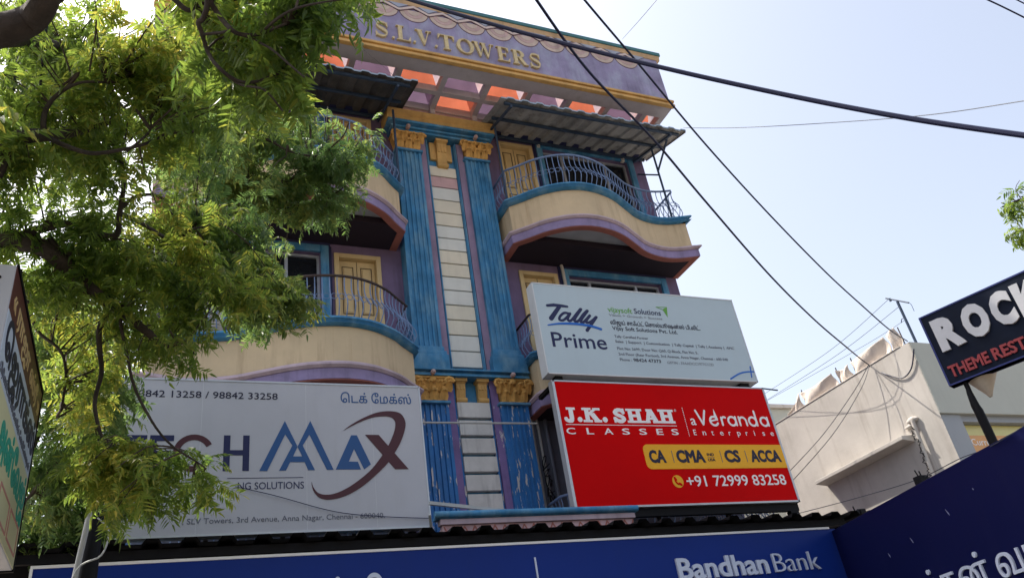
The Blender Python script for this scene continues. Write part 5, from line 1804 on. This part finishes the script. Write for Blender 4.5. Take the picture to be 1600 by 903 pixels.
# ================================================================== NEEM TREES
def leaf_template(r_, pairs, length, lw):
    """one pinnate neem leaf hanging from the origin along +x (drooping to -z); returns verts, faces"""
    V, F = [], []
    def leaflet(base, d, side, ln, wd):
        d = d.normalized()
        up = Vector((0, 0, 1))
        w = d.cross(up)
        w = w.normalized() if w.length > 1e-3 else Vector((0, 1, 0))
        nrm = w.cross(d).normalized()
        roll = r_.uniform(-0.5, 0.5)
        w = (w * math.cos(roll) + nrm * math.sin(roll)).normalized()
        nrm = w.cross(d).normalized()
        cur = side * ln * r_.uniform(0.12, 0.25)
        dro = ln * r_.uniform(0.05, 0.3)
        def P(t, s):
            return base + d * (ln * t) + w * (s * wd * 0.5 - cur * t * t) - nrm * 0 + Vector((0, 0, -dro * t * t)) + nrm * (abs(s) * wd * 0.22)
        k = len(V)
        V.extend([P(0, 0), P(0.3, 1), P(0.3, -1), P(0.35, 0), P(0.68, 0.72), P(0.68, -0.72), P(0.7, 0), P(1.0, 0)])
        F.extend([(k, k + 3, k + 1), (k, k + 2, k + 3), (k + 1, k + 3, k + 6, k + 4), (k + 3, k + 2, k + 5, k + 6), (k + 4, k + 6, k + 7), (k + 6, k + 5, k + 7)])
    droop = r_.uniform(0.5, 1.1)
    rach = []
    for i in range(pairs + 2):
        t = i / (pairs + 1)
        rach.append(Vector((length * t * math.cos(droop * t * 0.8), length * 0.08 * math.sin(t * 3), -length * droop * t * t * 0.55)))
    # rachis as a thin three-sided stem
    for i in range(len(rach) - 1):
        a, b = rach[i], rach[i + 1]
        k = len(V)
        h = 0.0012
        V.extend([a + Vector((0, h, 0)), a + Vector((0, -h, 0)), b + Vector((0, -h, 0)), b + Vector((0, h, 0))])
        F.append((k, k + 1, k + 2, k + 3))
    for i in range(1, pairs + 1):
        b = rach[i]
        t = (rach[i + 1] - rach[i - 1]).normalized()
        side = Vector((0, 1, 0))
        for s in (-1, 1):
            if r_.random() < 0.06:
                continue
            d = side * s * 0.9 + t * r_.uniform(0.45, 0.8) + Vector((0, 0, r_.uniform(-0.55, 0.0)))
            ln = lw * r_.uniform(0.8, 1.15) * (0.8 + 0.35 * math.sin(math.pi * i / (pairs + 1)))
            leaflet(b, d, s, ln, ln * r_.uniform(0.25, 0.32))
    leaflet(rach[-1], rach[-1] - rach[-2], r_.choice((-1, 1)), lw, lw * 0.3)
    return np.array([tuple(v) for v in V]), F


TR = random.Random(5)
TEMPL = [leaf_template(TR, TR.choice((5, 6, 6, 7)), TR.uniform(0.17, 0.25), TR.uniform(0.062, 0.078)) for _ in range(12)]


class Leaves:
    def __init__(s):
        s.items = []

    def add(s, pos, direction, size):
        d = Vector((direction.x, direction.y, direction.z * 0.4))
        az = math.atan2(d.y, d.x)
        s.items.append((TR.randrange(len(TEMPL)), pos, az, TR.uniform(-0.6, 0.95), TR.uniform(-0.9, 0.9), size))

    def build(s, name, material, parent):
        off = root_loc(parent)
        AV, AF, base = [], [], 0
        for ti, pos, az, pit, rol, size in s.items:
            V, F = TEMPL[ti]
            m_ = (Matrix.Rotation(az, 3, 'Z') @ Matrix.Rotation(pit, 3, 'Y') @ Matrix.Rotation(rol, 3, 'X'))
            A = (V * size) @ np.array(m_).T + np.array(pos - off)
            AV.append(A)
            AF += [tuple(i + base for i in f) for f in F]
            base += len(V)
        me = bpy.data.meshes.new(name)
        me.from_pydata(np.concatenate(AV).tolist(), [], AF)
        me.materials.append(material)
        o = bpy.data.objects.new(name, me)
        COL.objects.link(o)
        o.parent = parent
        return o


def in_poly(x, y, P):
    c = False
    n = len(P)
    for i in range(n):
        (x1, y1), (x2, y2) = P[i], P[i - 1]
        if (y1 > y) != (y2 > y) and x < (x2 - x1) * (y - y1) / (y2 - y1) + x1:
            c = not c
    return c


def foliage(leaves, twigs, nodes, poly, n, d0, d1, size=1.0, per=(7, 12), spread=0.22, holes=(), ymax=None, clump=-0.06):
    """twigs with hanging leaves, filling a part of the crown seen through a polygon, between two distances"""
    xs, ys = [p[0] for p in poly], [p[1] for p in poly]
    done = tries = 0
    while done < n and tries < n * 60:
        tries += 1
        px, py = TR.uniform(min(xs), max(xs)), TR.uniform(min(ys), max(ys))
        if not in_poly(px, py, poly):
            continue
        if any((px - hx) ** 2 / hr ** 2 + (py - hy) ** 2 / (hq ** 2) < 1 for hx, hy, hr, hq in holes):
            continue
        c = at(px, py, dist=TR.uniform(d0, d1))
        if ymax and c.y > ymax:
            continue
        if noise.noise(c * 1.25 + Vector((3, 1, 5))) < clump:
            continue
        done += 1
        # twig from the nearest branch
        near = min(nodes, key=lambda q: (q - c).length_squared)
        v = c - near
        ln = v.length
        dirv = v.normalized() if ln > 0.05 else Vector((TR.uniform(-1, 1), TR.uniform(-1, 1), 0.1)).normalized()
        start = c - dirv * min(ln, 0.55)
        midp = start.lerp(c, 0.5) + Vector((TR.uniform(-0.04, 0.04), TR.uniform(-0.04, 0.04), 0.05))
        twigs.tube(catmull([start, midp, c], 3), [0.0055, 0.005, 0.0045, 0.004, 0.0035, 0.003, 0.002], 4, caps=False)
        if ln > 0.55 and TR.random() < 0.5:
            m1 = near.lerp(start, 0.5) + Vector((TR.uniform(-0.08, 0.08), TR.uniform(-0.08, 0.08), TR.uniform(-0.03, 0.1)))
            twigs.tube(catmull([near, m1, start], 4), [0.011, 0.0105, 0.010, 0.009, 0.0085, 0.008, 0.0075, 0.0065, 0.0055], 5, caps=False)
        k = TR.randint(*per)
        for j in range(k):
            t = TR.uniform(0.35, 1.0)
            p = start.lerp(c, t) + Vector((TR.uniform(-1, 1), TR.uniform(-1, 1), TR.uniform(-0.6, 0.5))) * spread * 0.35
            a = TR.uniform(0, 2 * math.pi)
            dd = Vector((math.cos(a), math.sin(a), -0.3)) + dirv * 0.7
            leaves.add(p, dd, size * TR.uniform(0.8, 1.2))


N = thing('neem_tree', 'large neem tree with drooping feathery leaves and dark limbs filling the left side', 'tree', (-3.5, 4.7, 0))
trunk = MB()
fork = Vector((-3.3, 4.75, 3.0))
trunk.tube(catmull([(-3.5, 4.7, 0), (-3.45, 4.7, 0.6), (-3.38, 4.73, 1.8), fork], 5), [0.30 - 0.005 * i for i in range(16)], 14)
obj('trunk', trunk, M['bark'], N, smooth=True)
nodes = []
limbs = [
    # (points: 3D via (px, py, dist), start radius, end radius)
    ([fork, Vector((-2.6, 4.0, 4.2)), at(-120, 110, dist=4.6), at(-50, 62, dist=4.4), at(0, 46, dist=4.3), at(45, 28, dist=4.3), at(68, -6, dist=4.2), at(85, -80, dist=4.3)], 0.12, 0.045),
    ([fork, Vector((-2.4, 4.6, 4.1)), at(-110, 330, dist=5.2), at(-30, 285, dist=5.2), at(12, 228, dist=5.2), at(75, 212, dist=5.2), at(120, 205, dist=5.3), at(175, 193, dist=5.4)], 0.11, 0.012),
    ([at(75, 212, dist=5.2), at(77, 170, dist=5.2), at(94, 142, dist=5.2), at(125, 127, dist=5.2), at(165, 130, dist=5.3)], 0.024, 0.008),
    ([at(75, 214, dist=5.2), at(140, 240, dist=5.1), at(215, 225, dist=5.1), at(262, 205, dist=5.2)], 0.022, 0.008),
    ([at(195, 235, dist=5.1), at(230, 205, dist=5.1), at(232, 185, dist=5.2)], 0.012, 0.006),
    ([fork, Vector((-2.2, 4.9, 3.9)), at(-130, 385, dist=5.8), at(-20, 373, dist=5.7), at(30, 378, dist=5.6), at(75, 393, dist=5.6), at(120, 435, dist=5.6), at(160, 465, dist=5.6), at(187, 480, dist=5.6), at(230, 520, dist=5.5), at(252, 546, dist=5.5), at(292, 538, dist=5.5)], 0.10, 0.012),
    ([at(187, 478, dist=5.6), at(163, 508, dist=5.6), at(157, 545, dist=5.6), at(157, 585, dist=5.6), at(150, 640, dist=5.5), at(168, 690, dist=5.4), at(225, 705, dist=5.3)], 0.03, 0.010),
    ([at(187, 478, dist=5.6), at(215, 610, dist=5.4), at(262, 690, dist=5.2), at(320, 735, dist=5.1)], 0.016, 0.006),
    ([at(20, 376, dist=5.6), at(75, 357, dist=5.6), at(112, 352, dist=5.6), at(180, 367, dist=5.6), at(190, 330, dist=5.6), at(194, 290, dist=5.6), at(190, 245, dist=5.6)], 0.042, 0.014),
    ([at(194, 322, dist=5.6), at(215, 307, dist=5.6), at(250, 310, dist=5.6), at(288, 355, dist=5.6), at(342, 342, dist=5.6)], 0.020, 0.007),
    ([at(80, 372, dist=5.6), at(105, 410, dist=5.6), at(120, 436, dist=5.6)], 0.022, 0.018),
    ([at(105, 400, dist=5.6), at(140, 378, dist=5.6), at(186, 370, dist=5.6)], 0.018, 0.012),
    ([at(120, 395, dist=5.6), at(160, 405, dist=5.7), at(230, 400, dist=5.8), at(300, 425, dist=5.9), at(340, 460, dist=6.0)], 0.02, 0.008),
    ([at(30, 425, dist=5.7), at(45, 470, dist=5.7), at(62, 520, dist=5.8), at(95, 560, dist=5.9), at(95, 640, dist=6.0)], 0.022, 0.009),
    ([at(45, 28, dist=4.3), at(150, -40, dist=4.2), at(250, -22, dist=4.2), at(290, 12, dist=4.1), at(305, 9, dist=4.1), at(300, -10, dist=4.1)], 0.026, 0.010),
    ([at(150, -40, dist=4.2), at(290, -60, dist=4.0), at(327, -30, dist=3.9), at(330, 0, dist=3.8), at(345, 25, dist=3.8), at(362, 49, dist=3.7), at(380, 55, dist=3.7), at(412, 51, dist=3.7), at(452, 34, dist=3.7)], 0.024, 0.008),
    ([at(327, -30, dist=3.9), at(328, 10, dist=3.8), at(320, 35, dist=3.8), at(313, 42, dist=3.8), at(319, 61, dist=3.8), at(327, 87, dist=3.8), at(341, 108, dist=3.7), at(370, 124, dist=3.7), at(400, 122, dist=3.7), at(440, 106, dist=3.7)], 0.018, 0.008),
    ([at(319, 61, dist=3.8), at(345, 56, dist=3.75), at(362, 50, dist=3.7)], 0.009, 0.008),
    ([at(341, 108, dist=3.7), at(370, 128, dist=3.7), at(410, 135, dist=3.6), at(440, 170, dist=3.6)], 0.009, 0.005),
    ([at(380, 55, dist=3.7), at(405, 62, dist=3.7), at(430, 80, dist=3.6), at(470, 120, dist=3.5)], 0.010, 0.005),
    ([at(412, 51, dist=3.7), at(450, 20, dist=3.6), at(500, 5, dist=3.5), at(560, -8, dist=3.5)], 0.010, 0.004),
    ([at(-50, 62, dist=4.4), at(120, 90, dist=6.5), at(250, 240, dist=7.8), at(330, 268, dist=8.0), at(400, 298, dist=8.2), at(440, 290, dist=8.2), at(470, 268, dist=8.2), at(500, 260, dist=8.2), at(545, 258, dist=8.1)], 0.05, 0.010),
    ([at(330, 268, dist=8.0), at(390, 225, dist=8.0), at(420, 222, dist=8.0), at(452, 236, dist=8.0), at(500, 245, dist=8.0), at(535, 215, dist=7.9), at(545, 190, dist=7.9)], 0.022, 0.008),
    ([at(400, 298, dist=8.2), at(450, 320, dist=8.2), at(500, 318, dist=8.2), at(540, 290, dist=8.1)], 0.018, 0.007),
    ([at(190, 330, dist=5.6), at(300, 400, dist=6.6), at(360, 440, dist=7.0), at(420, 470, dist=7.2), at(465, 470, dist=7.2)], 0.02, 0.007),
]
for pts, r0, r1 in limbs:
    # limbs run a little in front of the leaves that hang from them
    pts = [p if i == 0 and r0 > 0.09 else CAM_POS + (p - CAM_POS) * 0.955 for i, p in enumerate(pts)]
    c = catmull(pts, 6)
    k = len(c)
    if r0 < 0.09:
        r0, r1 = r0 * 0.72, r1 * 0.75
    rad = [r0 + (r1 - r0) * (i / (k - 1)) ** 0.75 for i in range(k)]
    wob = [p + Vector((noise.noise(p * 3.1), noise.noise(p * 3.1 + Vector((7, 0, 0))), noise.noise(p * 3.1 + Vector((0, 9, 0))))) * 0.03 for p in c]
    obj('branch', MB().tube(wob, rad, 9), M['bark'], N, smooth=True)
    for p in wob[6:]:
        nodes.append(p)

twigs = MB()
near_l, mid_l, far_l = Leaves(), Leaves(), Leaves()
SKY = [(270, 640, 62, 44), (213, 18, 34, 22), (226, 62, 12, 16), (95, 62, 14, 12), (190, 355, 16, 14), (252, 28, 22, 16), (302, 62, 16, 14)]
# near spray, upper centre
foliage(near_l, twigs, nodes, [(262, -60), (570, -60), (568, -6), (530, 18), (492, 34), (478, 70), (455, 100), (445, 160), (395, 180), (340, 140), (310, 110), (335, 70), (350, 20), (300, 0)], 44, 3.6, 4.8, 0.74, (7, 11), 0.2, holes=[(302, 62, 26, 22), (470, 30, 20, 16)])
foliage(near_l, twigs, nodes, [(345, 100), (460, 95), (465, 130), (435, 190), (390, 200), (350, 160)], 12, 3.7, 4.8, 0.76, (7, 11), 0.2)
foliage(near_l, twigs, nodes, [(460, -60), (565, -60), (560, -12), (522, 5), (488, 20), (465, 40), (455, 10)], 15, 3.6, 4.4, 0.72, (7, 10), 0.18, clump=-1)
# main left mass
foliage(mid_l, twigs, nodes, [(-60, -60), (190, -60), (190, 20), (200, 60), (240, 90), (300, 100), (320, 200), (330, 290), (300, 330), (120, 330), (-60, 330)], 185, 4.9, 7.0, 0.66, (8, 13), 0.28, holes=SKY, clump=-0.16)
foliage(mid_l, twigs, nodes, [(232, 30), (300, 10), (330, 60), (320, 170), (250, 150), (225, 90)], 30, 4.9, 6.8, 0.66, (8, 12), 0.25, holes=SKY)
foliage(mid_l, twigs, nodes, [(-60, 330), (300, 300), (380, 330), (430, 400), (440, 470), (400, 500), (330, 470), (300, 470), (150, 430), (-60, 430)], 122, 5.2, 6.8, 0.65, (8, 13), 0.26, holes=SKY + [(325, 500, 30, 34)])
foliage(mid_l, twigs, nodes, [(30, 430), (240, 430), (290, 470), (285, 535), (225, 560), (185, 580), (150, 650), (60, 660), (60, 560)], 84, 5.0, 6.6, 0.64, (7, 11), 0.25, holes=[(270, 640, 62, 44), (325, 500, 30, 34)])
# right-hand lobe before the balcony
foliage(far_l, twigs, nodes, [(330, 150), (500, 150), (545, 160), (585, 195), (575, 240), (578, 275), (560, 292), (548, 318), (505, 345), (470, 352), (450, 400), (430, 440), (360, 420), (320, 300)], 150, 7.6, 8.8, 0.70, (9, 14), 0.30, ymax=9.1)
foliage(far_l, twigs, nodes, [(380, 420), (470, 440), (484, 478), (465, 510), (425, 535), (385, 530), (365, 500)], 32, 6.6, 7.6, 0.76, (8, 12), 0.24)
foliage(far_l, twigs, nodes, [(240, 150), (360, 150), (420, 300), (420, 420), (330, 440), (240, 330)], 70, 6.4, 8.0, 0.72, (9, 13), 0.30)
# lower spray before the white sign board
foliage(mid_l, twigs, nodes, [(130, 690), (180, 690), (230, 705), (290, 705), (340, 718), (352, 745), (335, 768), (290, 785), (245, 810), (195, 815), (150, 790), (120, 720)], 60, 4.6, 5.6, 0.66, (8, 12), 0.24)
foliage(mid_l, twigs, nodes, [(270, 540), (325, 530), (318, 570), (285, 575)], 5, 5.2, 5.8, 0.72, (6, 9), 0.2)
# rest of the crown, above and left of the picture
foliage(mid_l, twigs, nodes, [(-900, 0), (-60, -60), (-60, 500), (-500, 600)], 40, 4.4, 6.0, 1.1, (9, 13), 0.35)
obj('twigs', twigs, M['twig'], N)
near_l.build('foliage', M['leaf'], N)
mid_l.build('foliage', M['leaf'], N)
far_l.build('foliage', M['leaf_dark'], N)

# a second neem standing behind the box sign, lower left
q = at(70, 760, dist=9.5)
N2 = thing('neem_tree', 'smaller shadowed neem tree behind the box sign and the black post', 'tree', (q.x - 1.2, q.y + 0.6, 0))
b0 = Vector((q.x - 1.2, q.y + 0.6, 0))
nodes2 = []
obj('trunk', MB().tube(catmull([b0, b0 + Vector((0.05, 0, 1.2)), b0 + Vector((0.15, 0.05, 2.6))], 6), [0.16 - 0.004 * i for i in range(13)], 10), M['bark'], N2, smooth=True)
tip = b0 + Vector((0.15, 0.05, 2.6))
for px, py, dd in ((60, 480, 8.2), (110, 560, 8.4), (60, 640, 8.6), (140, 650, 8.2), (180, 720, 8.4), (90, 720, 8.0), (30, 560, 8.8)):
    e_ = at(px, py, dist=dd)
    c = catmull([tip, tip.lerp(e_, 0.5) + Vector((TR.uniform(-0.2, 0.2), 0.1, 0.2)), e_], 6)
    obj('branch', MB().tube(c, [0.055 - 0.0035 * i for i in range(13)], 7), M['bark'], N2, smooth=True)
    nodes2 += c
l2 = Leaves()
tw2 = MB()
foliage(l2, tw2, nodes2, [(30, 420), (180, 430), (215, 560), (205, 700), (190, 800), (150, 850), (60, 862), (45, 780), (75, 620)], 135, 7.4, 9.6, 0.95, (9, 13), 0.34, holes=[(132, 655, 10, 18), (85, 765, 8, 14), (60, 555, 12, 12)])
foliage(l2, tw2, nodes2, [(-160, 380), (30, 420), (60, 640), (-100, 860)], 24, 7.6, 9.6, 1.05, (9, 13), 0.34)
obj('twigs', tw2, M['twig'], N2)
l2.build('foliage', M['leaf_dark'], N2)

# a branch of another neem reaching in from the right edge
N3 = thing('neem_tree', 'neem tree whose bright leaf tips reach in from the right edge against the sky', 'tree', (11.2, 1.8, 0))
b0 = Vector((11.2, 1.8, 0))
obj('trunk', MB().tube(catmull([b0, b0 + Vector((0, 0, 1.6)), b0 + Vector((-0.15, 0.1, 3.6)), b0 + Vector((-0.1, 0.2, 5.2))], 6), [0.2 - 0.006 * i for i in range(19)], 12), M['bark'], N3, smooth=True)
t3 = b0 + Vector((-0.1, 0.2, 5.2))
nodes3 = []
for pts in ([t3, at(1720, 300, dist=10.6), at(1640, 310, dist=10.3), at(1602, 312, dist=10.2), at(1580, 318, dist=10.1), at(1565, 324, dist=10.1)], [t3, at(1740, 380, dist=10.6), at(1650, 362, dist=10.3), at(1600, 360, dist=10.2), at(1580, 366, dist=10.2)], [t3, at(1760, 150, dist=10.5), at(1680, 130, dist=10.3), at(1615, 132, dist=10.2)]):
    c = catmull(pts, 5)
    obj('branch', MB().tube(c, [0.06 * (1 - i / len(c)) ** 1.5 + 0.006 for i in range(len(c))], 7), M['bark'], N3, smooth=True)
    nodes3 += c[6:]
l3, tw3 = Leaves(), MB()
foliage(l3, tw3, nodes3, [(1566, 284), (1612, 280), (1620, 325), (1580, 332), (1550, 328)], 11, 9.9, 10.4, 0.8, (3, 5), 0.15, clump=-1)
foliage(l3, tw3, nodes3, [(1582, 350), (1620, 345), (1620, 368), (1584, 372)], 6, 9.9, 10.4, 0.8, (3, 5), 0.14, clump=-1)
foliage(l3, tw3, nodes3, [(1620, 60), (1900, 0), (1950, 420), (1640, 420)], 46, 9.2, 11.4, 1.0, (7, 11), 0.3)
foliage(l3, tw3, nodes3, [(1600, 124), (1625, 120), (1625, 140), (1602, 138)], 2, 10, 10.4, 0.7, (3, 4), 0.1)
obj('twigs', tw3, M['twig'], N3)
l3.build('foliage', M['leaf'], N3)
bpy.context.view_layer.update()
